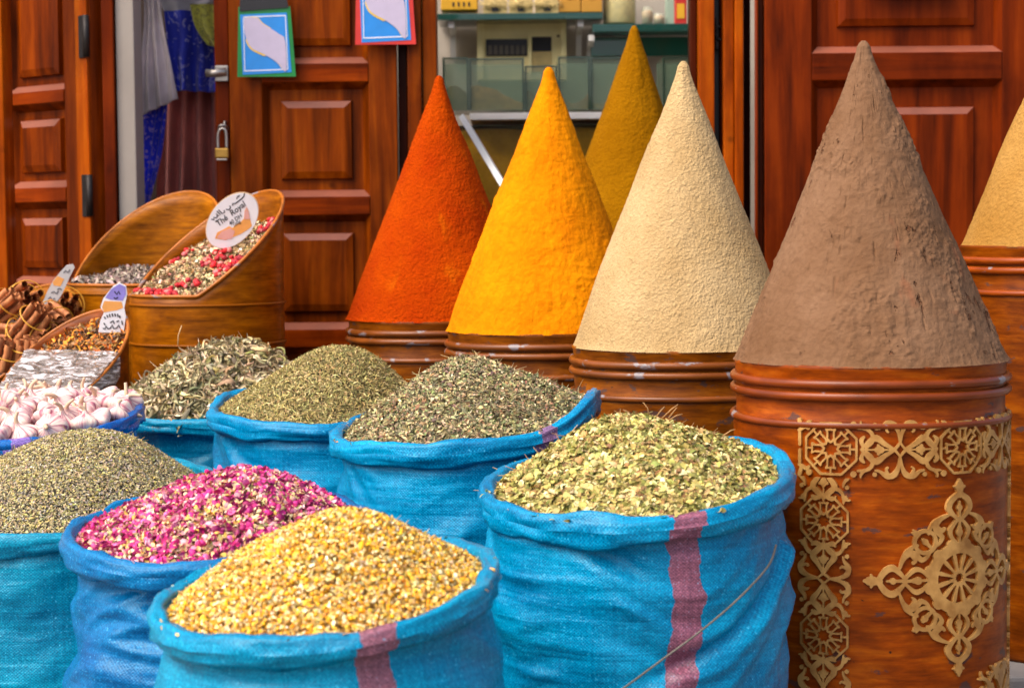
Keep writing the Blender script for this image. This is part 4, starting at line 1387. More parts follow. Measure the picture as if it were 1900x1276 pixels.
# ------------------------------------------------------------------ sacks
class Sack:
    def __init__(s, label, cx, hw, yrim, Y, mat, dz=None, seed=0, roll=(0.021, 0.018), peak=0.1, po=(0, 0), pc=0.33, prof=None, wrinkle=0.007, oval=1.0, fold=None):
        c = P(cx, yrim, Y)
        s.x, s.y, s.z = c.x, Y, c.z
        s.r = hw / FPX * Y - roll[1] * 0.6
        s.dz = dz or (lambda t: 0 * t)
        s.peak, s.po, s.pc, s.seed, s.ov = peak, np.array(po, float), pc, seed, oval
        rr = s.r
        t = s.t = thing('sack', label, 'sack', (s.x, s.y, 0.0), 'blue woven sacks standing on the lane')
        # rolled rim
        nth, nph = 260, 22
        th = np.linspace(0, 2 * np.pi, nth + 1)
        ph = np.linspace(0, 2 * np.pi, nph + 1)
        TH, PH = np.meshgrid(th, ph, indexing='ij')
        cx_, sx_ = np.cos(TH), np.sin(TH)
        wob = 0.006 * noise(cx_ * 2.2 + seed, sx_ * 2.2) + 0.003 * noise(cx_ * 6 + seed, sx_ * 6)
        ah = roll[0] * (1 + 0.28 * noise(cx_ * 2.5 + seed * 3, sx_ * 2.5) + 0.10 * noise(cx_ * 9 + seed, sx_ * 9))
        aw = roll[1] * (1 + 0.22 * noise(cx_ * 3.1 + seed * 5, sx_ * 3.1))
        crease = 0.0016 * fbm(cx_ * 5 + seed + 2.2 * np.cos(PH), sx_ * 5 + 2.2 * np.sin(PH) + seed, TH * 0 + 2.0, 3) + 0.0022 * (1 - np.abs(noise(cx_ * 3 + 3 * np.cos(PH), sx_ * 3 + 3 * np.sin(PH), seed * 1.3)) * 2)
        sq = 0.8
        crease = crease * 1.3 + 0.0016 * (1 - 2 * np.abs(noise(cx_ * 1.4 + seed + 5 * np.cos(PH), sx_ * 1.4 + 5 * np.sin(PH), seed * 2.3)))
        cr, sr = np.sign(np.cos(PH)) * np.abs(np.cos(PH)) ** sq, np.sign(np.sin(PH)) * np.abs(np.sin(PH)) ** sq
        rad = rr + wob + (aw + crease) * cr
        z = s.z + s.dz(TH) + 0.004 * noise(cx_ * 3 + seed * 7, sx_ * 3) + (ah + crease) * sr - 0.004
        V = np.stack([rad * cx_, rad * sx_ * oval, z], -1).reshape(-1, 3)
        UV = np.stack([TH * rr, 2.0 + PH * roll[0]], -1).reshape(-1, 2)
        link('rolled_rim', fast_mesh('rolled_rim', V, [grid_faces(nph + 1, nth + 1)], UV), mat, t)
        # body
        nz = 150
        tv = np.linspace(0, 1, nz)
        TV, TH = np.meshgrid(tv, th, indexing='ij')
        cx_, sx_ = np.cos(TH), np.sin(TH)
        zt = s.z + s.dz(TH) - roll[0] * 0.3
        Z = zt * (1 - TV) + 0.002 * TV
        k = np.array(prof or [(0, 0.975), (0.06, 0.955), (0.16, 1.0), (0.35, 1.03), (0.6, 1.04), (0.85, 1.02), (0.96, 0.97), (1, 0.90)])
        q = np.interp(TV, k[:, 0], k[:, 1])
        zz = Z * 1.0
        bend = noise(cx_ * 1.3 + seed, sx_ * 1.3) * 0.9
        rid = 1 - np.abs(noise(cx_ * 1.0 + seed, sx_ * 1.0 + seed * 2, zz * 17 + bend * 1.5)) * 2
        rid2 = 1 - np.abs(noise(cx_ * 2.0 + seed * 4, sx_ * 2.0, zz * 38 + bend * 3)) * 2
        rid2 = np.clip(rid2, -0.3, 1) * np.clip(0.5 + noise(cx_ * 2 + seed * 9, sx_ * 2, zz * 6) * 1.4, 0, 1)
        big = noise(cx_ * 1.5 + seed * 6, sx_ * 1.5, zz * 4)
        fade = np.clip(TV / 0.05, 0.2, 1)
        disp = wrinkle * (0.75 * rid + 0.55 * rid2 + 0.9 * big) * fade
        disp += 0.0012 * fbm(cx_ * 14, sx_ * 14, zz * 40 + seed, 3)
        if fold:
            td = np.degrees((TH + np.pi) % (2 * np.pi) - np.pi)
            zl = np.interp(td, fold[0], fold[1])
            win = np.clip((td - fold[0][0] + 12) / 25, 0, 1) * np.clip((fold[0][-1] + 25 - td) / 25, 0, 1)
            below = zl - Z
            disp += win * (0.016 * np.clip(below / 0.018, 0, 1) * np.exp(-np.clip(below, 0, 9) / 0.16) - 0.008 * np.exp(-(below / 0.012) ** 2))
        rad = rr * q + disp
        V = np.stack([rad * cx_, rad * sx_ * oval, Z], -1).reshape(-1, 3)
        UV = np.stack([TH * rr, Z], -1).reshape(-1, 2)
        link('sack_body', fast_mesh('sack_body', V, [grid_faces(nth + 1, nz)], UV), mat, t)

    def surf(s, rho, th):
        w = np.stack([rho * np.cos(th), rho * np.sin(th)], -1)
        d = w - s.po * (1 - rho)[..., None]
        q = np.linalg.norm(d, axis=-1)
        c = s.pc
        pr = 1 - (np.sqrt(q * q + c * c) - c) / (math.sqrt(1 + c * c) - c)
        R0 = s.r - 0.004
        X = s.x + rho * R0 * np.cos(th)
        Y = s.y + rho * R0 * np.sin(th) * s.ov
        Z = s.z + s.dz(th) * rho ** 2 - 0.004 + s.peak * pr + 0.010 * noise(X * 11 + s.seed, Y * 11, 1.0) * (1 - rho ** 4)
        return np.stack([X, Y, Z], -1)

    def sample(s, n, rng=RNG, rmax=1.0):
        rho = np.sqrt(rng.random(n)) * rmax
        th = rng.random(n) * 2 * np.pi
        p = s.surf(rho, th)
        e = 1e-3
        a = s.surf(np.clip(rho + e, 0, 2), th) - p
        b = s.surf(rho, th + e / np.maximum(rho, 0.05)) - p
        nn = unit(np.cross(a, b))
        nn[nn[:, 2] < 0] *= -1
        return p, nn

    def base(s, col, drop=0.004):  # underlayer; dark heap colours paint in the shade between the pieces
        nr, nt = 60, 140
        RH, TH = np.meshgrid(np.linspace(0.001, 1.0, nr), np.linspace(0, 2 * np.pi, nt + 1), indexing='ij')
        V = s.surf(RH, TH)
        V[..., 2] -= drop
        return V.reshape(-1, 3), [grid_faces(nt + 1, nr)], lin(*col)


def spill(sk_, n, smin, smax, pal_, deg0=-180, deg1=180):
    """bits fallen onto the rolled rim"""
    th = np.radians(RNG.uniform(deg0, deg1, n))
    rho = RNG.uniform(-0.008, 0.012, n)
    p_ = np.stack([sk_.x + (sk_.r + rho) * np.cos(th), sk_.y + (sk_.r + rho) * np.sin(th) * sk_.ov, sk_.z + sk_.dz(th) + 0.0140 - np.abs(rho) * 0.3], -1)
    n_ = np.broadcast_to(np.array([0, 0, 1.0]), p_.shape)
    sz_ = RNG.uniform(smin, smax, n)
    return flakes(p_, n_, sz_, sz_ * RNG.uniform(0.4, 0.8, n), RNG.normal(0, 0.7, n), RNG.normal(0, 0.5, n), pick(pal_, n, 0.2), 4, 2, 0.5, 0.4)


def heap(name, label, parts, mat, cat='dried herb'):
    V, F, C = merge(parts)
    o = link(name, fast_mesh(name, V, F, None, C), mat)
    return tag(o, label, cat, kind='stuff')


def stalks(pos, dirs, L, rad, col):
    out = []
    for p, d, l, c in zip(pos, dirs, L, col):
        d = d / np.linalg.norm(d)
        k = RNG.normal(0, 0.12, 3)
        V, F = tube_arrays([p - d * l * 0.3, p + d * l * 0.3 + k * l * 0.3, p + d * l * 0.7 + k * l], [rad, rad, rad * 0.5], 5)
        out.append((V, F, c))
    return out


ANG = lambda deg: math.radians(deg)
front = lambda a, b=0.0: (lambda t: a * np.sin(t) + b * np.cos(t))

# stripe position: u = theta * r
def stripe_at(deg, r, half):
    return ((deg % 360) * math.pi / 180 * r, half)


# -- broken leaves (big sack in front of the fretwork barrel)
r_ = 288 / FPX * 2.90 - 0.011
mt = sack_mat('blue_weave_leaf', (0, 112, 158), (0, 148, 192), stripe_at(-70, r_, 0.0235), seed=1)
s1 = Sack('largest blue sack with a faded pink stripe, full of broken green leaves', 1180, 288, 902, 2.90, mt, lambda t: 0.026 * np.sin(t) + 0.014 * np.cos(t) + 0.012 * np.exp(-((np.cos(t - 0.4) - 1) / 0.12) ** 2), 1.7, (0.0190, 0.0105), 0.104, (0.02, 0.10), 0.42,
          prof=[(0, 0.975), (0.05, 0.95), (0.14, 0.99), (0.28, 0.975), (0.42, 0.96), (0.55, 1.0), (0.8, 1.02), (0.96, 0.97), (1, 0.9)], wrinkle=0.009, fold=((-90, -58, -35, -15), (P(950, 1285, 2.62).z, P(950, 1200, 2.65).z, P(950, 1110, 2.72).z, P(950, 1010, 2.80).z)))
p, n = s1.sample(23000)
pal = [((196, 178, 108), 4), ((166, 154, 82), 4), ((220, 204, 144), 2.6), ((140, 136, 68), 3.4), ((108, 106, 48), 2.2), ((184, 148, 90), 1.4), ((132, 98, 60), 1.0)]
sz = np.where(RNG.random(len(p)) < 0.35, RNG.uniform(0.010, 0.0165, len(p)), RNG.uniform(0.0045, 0.0105, len(p)))
parts = [s1.base((70, 66, 34))]
parts.append(flakes(p + n * RNG.uniform(-0.003, 0.004, (len(p), 1)), n, sz, sz * RNG.uniform(0.5, 0.85, len(p)), RNG.normal(0, 0.7, len(p)), RNG.normal(0, 0.5, len(p)), pick(pal, len(p), 0.2), 4, 2, 0.55, 0.42))
p, n = s1.sample(260)
parts += stalks(p + n * 0.003, n * 0.25 + RNG.normal(0, 1, p.shape) * [1, 1, 0.3], RNG.uniform(0.015, 0.045, len(p)), 0.0007, pick([((150, 120, 76), 2), ((176, 150, 100), 1)], len(p)))
for px_, py_, dx_, dy_ in ((1205, 770, -12, -24), (1228, 772, 30, -22), (1240, 776, 26, -8), (1215, 772, 18, -18), (1340, 806, 24, -10), (1172, 772, -16, -12), (1240, 772, 16, -16)):
    a_ = P(px_, py_ + 4, 2.93)
    b_ = P(px_ + dx_, py_ + dy_, 2.93)
    m_ = (a_ + b_) / 2 + Vector((0.002, 0, 0.003))
    V_, F_ = tube_arrays([tuple(a_), tuple(m_), tuple(b_)], [0.0011, 0.0009, 0.0006], 5)
    parts.append((V_, F_, lin(168, 128, 80)))
parts.append(spill(s1, 50, 0.006, 0.013, pal))
heap('broken_leaf_heap', 'heap of broken olive green leaves in the largest sack', parts, HERB)

# -- mint (behind, left of the leaves)
r_ = 247 / FPX * 3.35 - 0.011
mt = sack_mat('blue_weave_mint', (0, 114, 162), (0, 150, 196), stripe_at(-47, r_, 0.016), (138, 104, 140), seed=2)


def dz_mint(t):
    return 0.018 * np.sin(t) + 0.012 * np.cos(t) + 0.040 * np.exp(-((1 - np.cos(t + 0.25)) / 0.10)) - 0.012 * np.exp(-((1 - np.cos(t - 3.3)) / 0.2))


s2 = Sack('blue sack whose rolled rim rises in a corner, full of dried mint', 865, 247, 788, 3.35, mt, dz_mint, 2.9, (0.0175, 0.010), 0.116, (0.02, 0.06), 0.36, wrinkle=0.008)
p, n = s2.sample(34000)
pal = [((150, 138, 96), 4), ((118, 112, 78), 3.5), ((186, 168, 122), 3), ((92, 88, 62), 3), ((210, 190, 146), 1.6), ((148, 112, 80), 2), ((120, 128, 80), 1.4), ((112, 88, 74), 1)]
sz = np.where(RNG.random(len(p)) < 0.15, RNG.uniform(0.009, 0.014, len(p)), RNG.uniform(0.004, 0.0080, len(p)))
parts = [s2.base((48, 44, 28)), flakes(p + n * RNG.uniform(-0.003, 0.003, (len(p), 1)), n, sz, sz * RNG.uniform(0.35, 0.7, len(p)), RNG.normal(0, 0.9, len(p)), RNG.normal(0, 0.6, len(p)), pick(pal, len(p), 0.26), 3, 2, 0.6, 0.42)]
p, n = s2.sample(900)
parts += stalks(p + n * 0.002, n * 0.25 + RNG.normal(0, 1, p.shape) * [1, 1, 0.3], RNG.uniform(0.008, 0.032, len(p)), 0.0006, pick([((168, 152, 106), 2), ((120, 98, 66), 1), ((140, 140, 86), 1)], len(p)))
parts.append(spill(s2, 70, 0.004, 0.009, pal))
heap('dried_mint_heap', 'heap of dark crumbled mint in the sack with the raised rim corner', parts, HERB)

# -- thyme
mt = sack_mat('blue_weave_thyme', (0, 108, 158), (0, 144, 192), None, seed=3)
s3 = Sack('blue sack of yellow green thyme between the sage and the mint', 607, 217, 768, 3.80, mt, lambda t: 0.008 * np.sin(t) - 0.004 * np.cos(t) + 0.016 * np.exp(-((1 - np.cos(t - 2.6)) / 0.15)), 4.3, (0.0175, 0.0105), 0.140, (0.16, 0.1), 0.40, wrinkle=0.011)
p, n = s3.sample(30000)
pal = [((178, 158, 96), 4), ((152, 138, 80), 4), ((128, 116, 66), 3), ((204, 186, 128), 2.4), ((104, 98, 56), 2.4), ((150, 120, 76), 1)]
sz = RNG.uniform(0.005, 0.0115, len(p))
parts = [s3.base((70, 60, 26)), flakes(p + n * RNG.uniform(-0.002, 0.003, (len(p), 1)), n, sz, sz * 0.2, RNG.normal(0, 0.6, len(p)), RNG.normal(0, 0.6, len(p)), pick(pal, len(p), 0.22), 3, 1, 0.5, 0.42)]
heap('dried_thyme_heap', 'heap of fine yellow green thyme between the sage and the mint', parts, HERB)

# -- sage (long curled leaves)
mt = sack_mat('blue_weave_sage', (0, 110, 152), (0, 142, 180), None, seed=4)
s4 = Sack('blue sack of curled grey sage in front of the tea tin', 402, 212, 766, 4.15, mt, lambda t: 0.004 * np.sin(t) - 0.004 * np.cos(t), 5.9, (0.0165, 0.010), 0.150, (0.24, 0.1), 0.75, wrinkle=0.006)
p, n = s4.sample(7000)
pal = [((182, 164, 124), 4), ((150, 136, 100), 4), ((210, 192, 156), 3), ((110, 102, 76), 2), ((136, 124, 76), 1.2)]
sz = RNG.uniform(0.018, 0.050, len(p))
k = len(p)
parts = [s4.base((44, 40, 28)), flakes(p + n * RNG.uniform(-0.006, 0.010, (k, 1)), n, sz, sz * RNG.uniform(0.2, 0.36, k), RNG.choice([-1, 1], k) * RNG.uniform(1.0, 2.6, k), RNG.normal(0, 0.7, k), pick(pal, k, 0.22), 7, 4, 0.6, 0.4, 1.4)]
p, n = s4.sample(40)
parts += stalks(p + n * 0.006, n * 0.6 + RNG.normal(0, 1, p.shape) * [1, 1, 0.4], RNG.uniform(0.02, 0.05, len(p)), 0.0009, pick([((170, 150, 110), 1)], len(p)))
a_, m_, b_ = P(330, 640, 4.1), P(331, 622, 4.1), P(337, 604, 4.1)
V_, F_ = tube_arrays([tuple(a_), tuple(m_), tuple(b_)], 0.0013, 5)
parts.append((V_, F_, lin(196, 160, 110)))
heap('dried_sage_heap', 'heap of long curled grey green sage leaves', parts, HERB)

# -- lavender / rosemary grey heap at the left edge
mt = sack_mat('blue_weave_grey', (0, 110, 146), (0, 146, 178), None, seed=5)
s5 = Sack('teal blue sack of fine grey green herb at the edge of the picture', 112, 284, 928, 3.25, mt, lambda t: 0.030 * np.sin(t) + 0.012 * np.cos(t), 7.3, (0.0165, 0.0095), 0.120, (0.2, 0.1), 0.50, wrinkle=0.010)
p, n = s5.sample(46000)
pal = [((186, 168, 122), 4), ((160, 148, 112), 3), ((204, 188, 128), 3), ((128, 120, 96), 2), ((178, 168, 152), 2.5), ((190, 174, 92), 1.5)]
sz = RNG.uniform(0.003, 0.0062, len(p))
parts = [s5.base((56, 50, 36)), flakes(p + n * RNG.uniform(-0.002, 0.003, (len(p), 1)), n, sz, sz * RNG.uniform(0.3, 0.55, len(p)), RNG.normal(0, 1.1, len(p)), RNG.normal(0, 0.5, len(p)), pick(pal, len(p), 0.24), 3, 2, 0.5, 0.42)]
p, n = s5.sample(700)
parts += stalks(p + n * 0.002, RNG.normal(0, 1, p.shape) * [1, 1, 0.3], RNG.uniform(0.008, 0.024, len(p)), 0.0006, pick([((150, 140, 72), 2), ((130, 118, 84), 1)], len(p)))
heap('dried_lavender_heap', 'broad heap of fine grey green herb at the edge of the picture', parts, HERB)

# -- rose buds
mt = sack_mat('deep_blue_weave_rose', (0, 86, 146), (0, 122, 178), None, seed=6)
s6 = Sack('deep blue sack with deep rolled folds, full of pink rosebuds', 402, 278, 985, 2.86, mt, lambda t: 0.022 * np.sin(t) + 0.006 * np.cos(t), 8.8, (0.0185, 0.0105), 0.092, (0.28, 0.12), 0.40, prof=[(0, 0.965), (0.05, 0.93), (0.12, 0.97), (0.2, 1.0), (0.5, 1.03), (0.85, 1.02), (0.96, 0.97), (1, 0.9)], wrinkle=0.016)
pk = [((198, 44, 124), 3.4), ((164, 22, 98), 3), ((216, 96, 148), 2.6), ((230, 164, 172), 1.8), ((132, 22, 84), 2)]
pt = [((236, 206, 158), 5), ((222, 178, 122), 3), ((176, 168, 104), 2.4), ((226, 176, 78), 1.6), ((126, 112, 66), 1.0), ((236, 190, 180), 2.4), ((220, 130, 150), 1.6)]
p, n = s6.sample(3300)
k = len(p)
sz = RNG.uniform(0.0075, 0.0155, k)
parts = [s6.base((90, 40, 50)), flakes(p + n * RNG.uniform(-0.003, 0.007, (k, 1)), n, sz, sz * RNG.uniform(0.7, 1.0, k), RNG.uniform(0.5, 1.9, k), RNG.uniform(0.1, 1.0, k), pick(pk, k, 0.2), 4, 4, 0.5, 0.7)]
p, n = s6.sample(9500)
k = len(p)
sz = RNG.uniform(0.006, 0.012, k)
parts.append(flakes(p + n * RNG.uniform(-0.003, 0.006, (k, 1)), n, sz, sz * RNG.uniform(0.4, 0.8, k), RNG.normal(0, 1.2, k), RNG.normal(0, 0.6, k), pick(pt, k, 0.18), 4, 2, 0.5, 0.7))
p, n = s6.sample(700)
parts.append(lumps(p + n * 0.002, n, RNG.uniform(0.008, 0.013, len(p)), pick(pk, len(p), 0.2), 0.9, nlat=6, nlon=9, long=1.25))
parts.append(spill(s6, 28, 0.007, 0.014, pt))
heap('rosebud_heap', 'heap of pink and magenta rosebuds and petals', parts, PETAL, 'dried flowers')

# -- chamomile
r_ = 322 / FPX * 2.40 - 0.011
mt = sack_mat('teal_blue_weave_chamomile', (0, 112, 154), (0, 150, 188), stripe_at(-62, r_, 0.022), (150, 96, 112), seed=7)
s7 = Sack('teal blue sack nearest the viewer, heaped with yellow chamomile', 607, 322, 1100, 2.40, mt, lambda t: 0.024 * np.sin(t) + 0.020 * np.cos(t), 10.1, (0.0165, 0.010), 0.104, (0.12, 0.12), 0.35, wrinkle=0.006,
          prof=[(0, 0.975), (0.05, 0.94), (0.14, 1.02), (0.3, 1.08), (0.55, 1.10), (0.8, 1.06), (0.96, 0.98), (1, 0.9)])
yl = [((232, 170, 20), 4), ((222, 152, 12), 2), ((238, 190, 56), 2)]
cr = [((230, 200, 124), 5), ((214, 172, 84), 4), ((190, 142, 54), 3), ((142, 106, 50), 1.8), ((240, 224, 178), 3.4)]
p, n = s7.sample(5200)
parts = [s7.base((120, 86, 30)), lumps(p + n * RNG.uniform(-0.002, 0.003, (len(p), 1)), n, RNG.uniform(0.0036, 0.0066, len(p)), pick(yl, len(p), 0.15), 0.8, nlat=5, nlon=7)]
p, n = s7.sample(22000)
k = len(p)
sz = RNG.uniform(0.0032, 0.0082, k)
parts.append(flakes(p + n * RNG.uniform(-0.003, 0.004, (k, 1)), n, sz, sz * RNG.uniform(0.4, 0.8, k), RNG.normal(0, 0.8, k), RNG.normal(0, 0.6, k), pick(cr, k, 0.2), 4, 2, 0.45, 0.6))
p, n = s7.sample(160)
parts += stalks(p + n * 0.002, n * 0.4 + RNG.normal(0, 1, p.shape) * [1, 1, 0.4], RNG.uniform(0.006, 0.016, len(p)), 0.0005, pick(cr, len(p)))
parts.append(spill(s7, 45, 0.004, 0.009, cr))
heap('chamomile_heap', 'heap of yellow and cream dried chamomile nearest the viewer', parts, PETAL, 'dried flowers')

# -- garlic
r_ = 236 / FPX * 3.66 - 0.011
mt = sack_mat('cobalt_weave_garlic', (0, 74, 156), (0, 108, 190), stripe_at(-62, r_, 0.017), (140, 110, 190), seed=8)
s8 = Sack('cobalt blue sack of garlic bulbs behind the grey green herb', 22, 240, 788, 3.66, mt, lambda t: 0.020 * np.sin(t) + 0.014 * np.cos(t), 12.7, (0.0155, 0.010), 0.030, (0.0, 0.1), 0.5, wrinkle=0.006)
gt = NT('garlic_skin')
gu = gt.n('ShaderNodeTexCoord').outputs['UV']
gm = gt.n('ShaderNodeMapping')
gm.inputs['Scale'].default_value = (26, 1.6, 1)
gt.l(gu, gm.inputs['Vector'])
oi = gt.n('ShaderNodeObjectInfo')
gt.l(gt.math('MULTIPLY', oi.outputs['Random'], 50.0), gm.inputs['Location'])
gn = gt.noise(gm.outputs[0], 1.0, 3)
gp = gt.noise(gt.coord('Object', (1, 1, 1), True), 22, 3)
gc = gt.ramp(gn, [(0.36, lin(164, 96, 112)), (0.46, lin(210, 170, 166)), (0.60, lin(226, 206, 190))])
gc = gt.mix(gt.ramp(gp, [(0.55, (0, 0, 0)), (0.7, (0.7, 0.7, 0.7))]), gc, lin(206, 150, 160))
gt.set(Base_Color=gc, Roughness=0.55, Specular_IOR_Level=0.3, Normal=gt.bump(gn, 0.5, 0.003))
GARLIC = gt.m
STEMM = plain('garlic_stem', (200, 170, 140), 0.6, 0.2, 40)


def garlic_meshes(seed):
    rng = np.random.default_rng(seed)
    n, lob = 60, int(rng.integers(6, 9))
    pr = np.array([(0.002, -0.4), (0.30, -0.44), (0.62, -0.36), (0.88, -0.16), (0.97, 0.06), (0.90, 0.28), (0.70, 0.47), (0.42, 0.64), (0.25, 0.76), (0.17, 0.90), (0.14, 1.0)])
    pr = smooth_path(pr, 3)
    th = np.linspace(0, 2 * np.pi, n + 1)
    Rr, T = np.meshgrid(pr[:, 0], th, indexing='ij')
    Z = np.repeat(pr[:, 1][:, None], n + 1, 1)
    ph = rng.random() * 6
    amp = 0.13 * np.clip(1 - np.abs(Z - 0.05) / 0.8, 0, 1)
    lobe = np.abs(np.sin(lob / 2 * T + ph)) ** 0.6 - 0.7
    Rr = Rr * (1 + amp * lobe) * (1 + 0.05 * noise(np.cos(T) * 1.5 + seed, np.sin(T) * 1.5, Z))
    V = np.stack([Rr * np.cos(T), Rr * np.sin(T), Z], -1).reshape(-1, 3) * 0.029
    UV = np.stack([T / 6.28, np.repeat(np.linspace(0, 1, len(pr))[:, None], n + 1, 1)], -1).reshape(-1, 2)
    bulb = fast_mesh('bulb', V, [grid_faces(n + 1, len(pr))], UV)
    bulb.materials.append(GARLIC)
    b = rng.normal(0, 0.010, 2)
    ln = rng.uniform(0.001, 0.013)
    V, F = tube_arrays(smooth_path([(0, 0, 0.026), (b[0] * 0.3, b[1] * 0.3, 0.030 + ln * 0.5), (b[0] * 1.2, b[1] * 1.2, 0.032 + ln)], 5), np.linspace(0.0046, 0.0028, 11), 8)
    stem = fast_mesh('stem', V, F)
    stem.materials.append(STEMM)
    return bulb, stem


GM = [garlic_meshes(100 + k) for k in range(7)]
grng = np.random.default_rng(5)
pts = []
tries = 0
while len(pts) < 130 and tries < 20000:
    tries += 1
    rho, th_ = math.sqrt(grng.random()) * 0.93, grng.random() * 2 * math.pi
    q = s8.surf(np.array([rho]), np.array([th_]))[0]
    if all(np.linalg.norm(q - o_[0]) > 0.0405 for o_ in pts):
        pts.append((q, rho, th_))
proto = None
for k, (q, rho, th_) in enumerate(pts):
    bulb, stem = GM[k % len(GM)]
    if proto is None:
        o = thing('garlic_bulb', 'pink white garlic bulb among many in the cobalt blue sack', 'garlic', (0, 0, 0), 'garlic bulbs heaped in the cobalt sack')
        proto = o
    else:
        o = proto.copy()
        COL.objects.link(o)
    o.location = (q[0], q[1], q[2] + 0.004 + 0.012 * grng.random())
    out = Vector((math.cos(th_) * rho, math.sin(th_) * rho, 0))
    o.rotation_euler = (grng.normal(0.1, 0.6), grng.normal(0, 0.6), grng.random() * 6.28)
    sc = grng.uniform(0.88, 1.12)
    o.scale = (sc, sc, sc)
    link('bulb', bulb, None, o)
    link('stem', stem, None, o)
V, F, C = s8.base((150, 120, 120), 0.012)
o = link('garlic_skins', fast_mesh('garlic_skins', V, F, None, np.broadcast_to(C, (len(V), 3))), PETAL)
tag(o, 'layer of loose garlic skins under the bulbs in the cobalt sack', 'garlic skins', kind='stuff')

# cord slung across the biggest sack
rr = s1.r
cp = []
for px_, py_ in ((1120, 1300), (1165, 1270), (1230, 1222), (1300, 1170), (1370, 1110), (1425, 1050), (1440, 1010)):
    # march to the sack's side: nearest point of its wall on that sight line
    for k in range(400):
        Yq = 2.50 + k * 0.001
        w = P(px_, py_, Yq)
        dd = math.hypot(w.x - s1.x, w.y - s1.y)
        if dd < rr * 1.0 + 0.012:
            break
    cp.append(tuple(w))
o = tube('cord', smooth_path(cp, 6), 0.0016, plain('grey_cord', (96, 92, 84), 0.8, 0.2, 60), None, 6)
tag(o, 'thin grey cord slung across the side of the largest sack', 'cord')


# ------------------------------------------------------------------ slanted tins
TIN = barrel_mat('painted_tin_golden', (84, 42, 0), (140, 78, 2), (172, 106, 10), 0.0, 5)
TIN2 = barrel_mat('painted_tin_tan', (90, 46, 2), (144, 84, 4), (174, 110, 14), 0.0, 8)


def slant_tin(label, cx, R_px, ylow, Y, base, sdir, s0, m, mat, round_top=0.02, cap=None):
    """round tin whose mouth is cut at a slope; sdir = heading of the rise, s0 in radii where the rise starts"""
    c = P(cx, ylow, Y)
    R = R_px / FPX * Y
    t = thing('slanted_tin', label, 'tin', (c.x, Y, base), 'scoop shaped tins of spices')
    zl = c.z - base
    d = np.array([math.cos(sdir), math.sin(sdir)])
    n, nz = 160, 40
    th = np.linspace(0, 2 * np.pi, n + 1)

    def ztop(ct, st):
        s_ = ct * d[0] + st * d[1]
        z = zl + np.maximum(0, (s_ - s0) * m * R)
        top = zl + (1 - s0) * m * R
        if cap:
            z = np.minimum(z, cap_soft(z, zl + cap))
        return z

    def cap_soft(z, mx):
        return mx - 0.02 * np.log1p(np.exp((mx - z) / 0.02)) + 0.0

    ct, st = np.cos(th), np.sin(th)
    Zt = ztop(ct, st)
    tv = np.linspace(0, 1, nz)
    TV, TH = np.meshgrid(tv, th, indexing='ij')
    Z = TV * Zt[None]
    dent = 1 + 0.006 * noise(np.cos(TH) * 2.2 + cx, np.sin(TH) * 2.2, Z * 6)
    seamz = zl - 0.03
    outer = np.stack([R * dent * np.cos(TH), R * dent * np.sin(TH), Z], -1).reshape(-1, 3)
    inner = np.stack([(R * dent - 0.004) * np.cos(TH), (R * dent - 0.004) * np.sin(TH), Z], -1).reshape(-1, 3)
    UV = np.stack([TH * R, Z], -1).reshape(-1, 2)
    F = grid_faces(n + 1, nz)
    N = len(outer)
    a = (nz - 1) * (n + 1)
    rim = np.array([[a + i, a + i + 1, N + a + i + 1, N + a + i] for i in range(n)])
    link('tin_wall', fast_mesh('tin_wall', np.concatenate([outer, inner]), [F, F[:, ::-1] + N, rim], np.concatenate([UV, UV])), mat, t)
    # rolled wire edge
    path = np.stack([R * ct, R * st, Zt], 1)
    V, F_ = tube_arrays(path, 0.0042, 8, False)
    link('wire_edge', fast_mesh('wire_edge', V, F_), hoop_mat('tin_edge', (176, 100, 26), -0.5), t)
    for zh in (zl - 0.022, zl - 0.115):
        if zh > 0.05:
            V, F_ = tube_arrays(np.stack([R * ct * 1.002, R * st * 1.002, np.full(n + 1, zh)], 1), 0.0035, 8, False)
            link('hoop', fast_mesh('hoop', V, F_), mat, t)

    def inside(rho, th_, lift, slope):
        x, y = rho * np.cos(th_), rho * np.sin(th_)
        s_ = x * d[0] + y * d[1]
        z = zl + lift + np.maximum(0, s_ - s0) * slope * R
        return np.stack([c.x + x * (R - 0.006), Y + y * (R - 0.006), base + z + 0.008 * noise(x * 3 + cx, y * 3)], -1)

    def sample(nn, lift, slope, rng=RNG):
        rho, th_ = np.sqrt(rng.random(nn)) * 0.985, rng.random(nn) * 2 * np.pi
        p_ = inside(rho, th_, lift, slope)
        nr = unit(np.array([-d[0] * slope, -d[1] * slope, 1.0]))
        return p_, np.broadcast_to(nr, p_.shape)

    def floor_(lift, slope, col):  # dark underlayer, shade between the pieces put into its colour
        RH, TH2 = np.meshgrid(np.linspace(0.001, 1, 30), np.linspace(0, 2 * np.pi, 81), indexing='ij')
        return inside(RH, TH2, lift - 0.004, slope).reshape(-1, 3), [grid_faces(81, 30)], lin(*col)
    return t, c, R, d, sample, floor_, ztop, zl


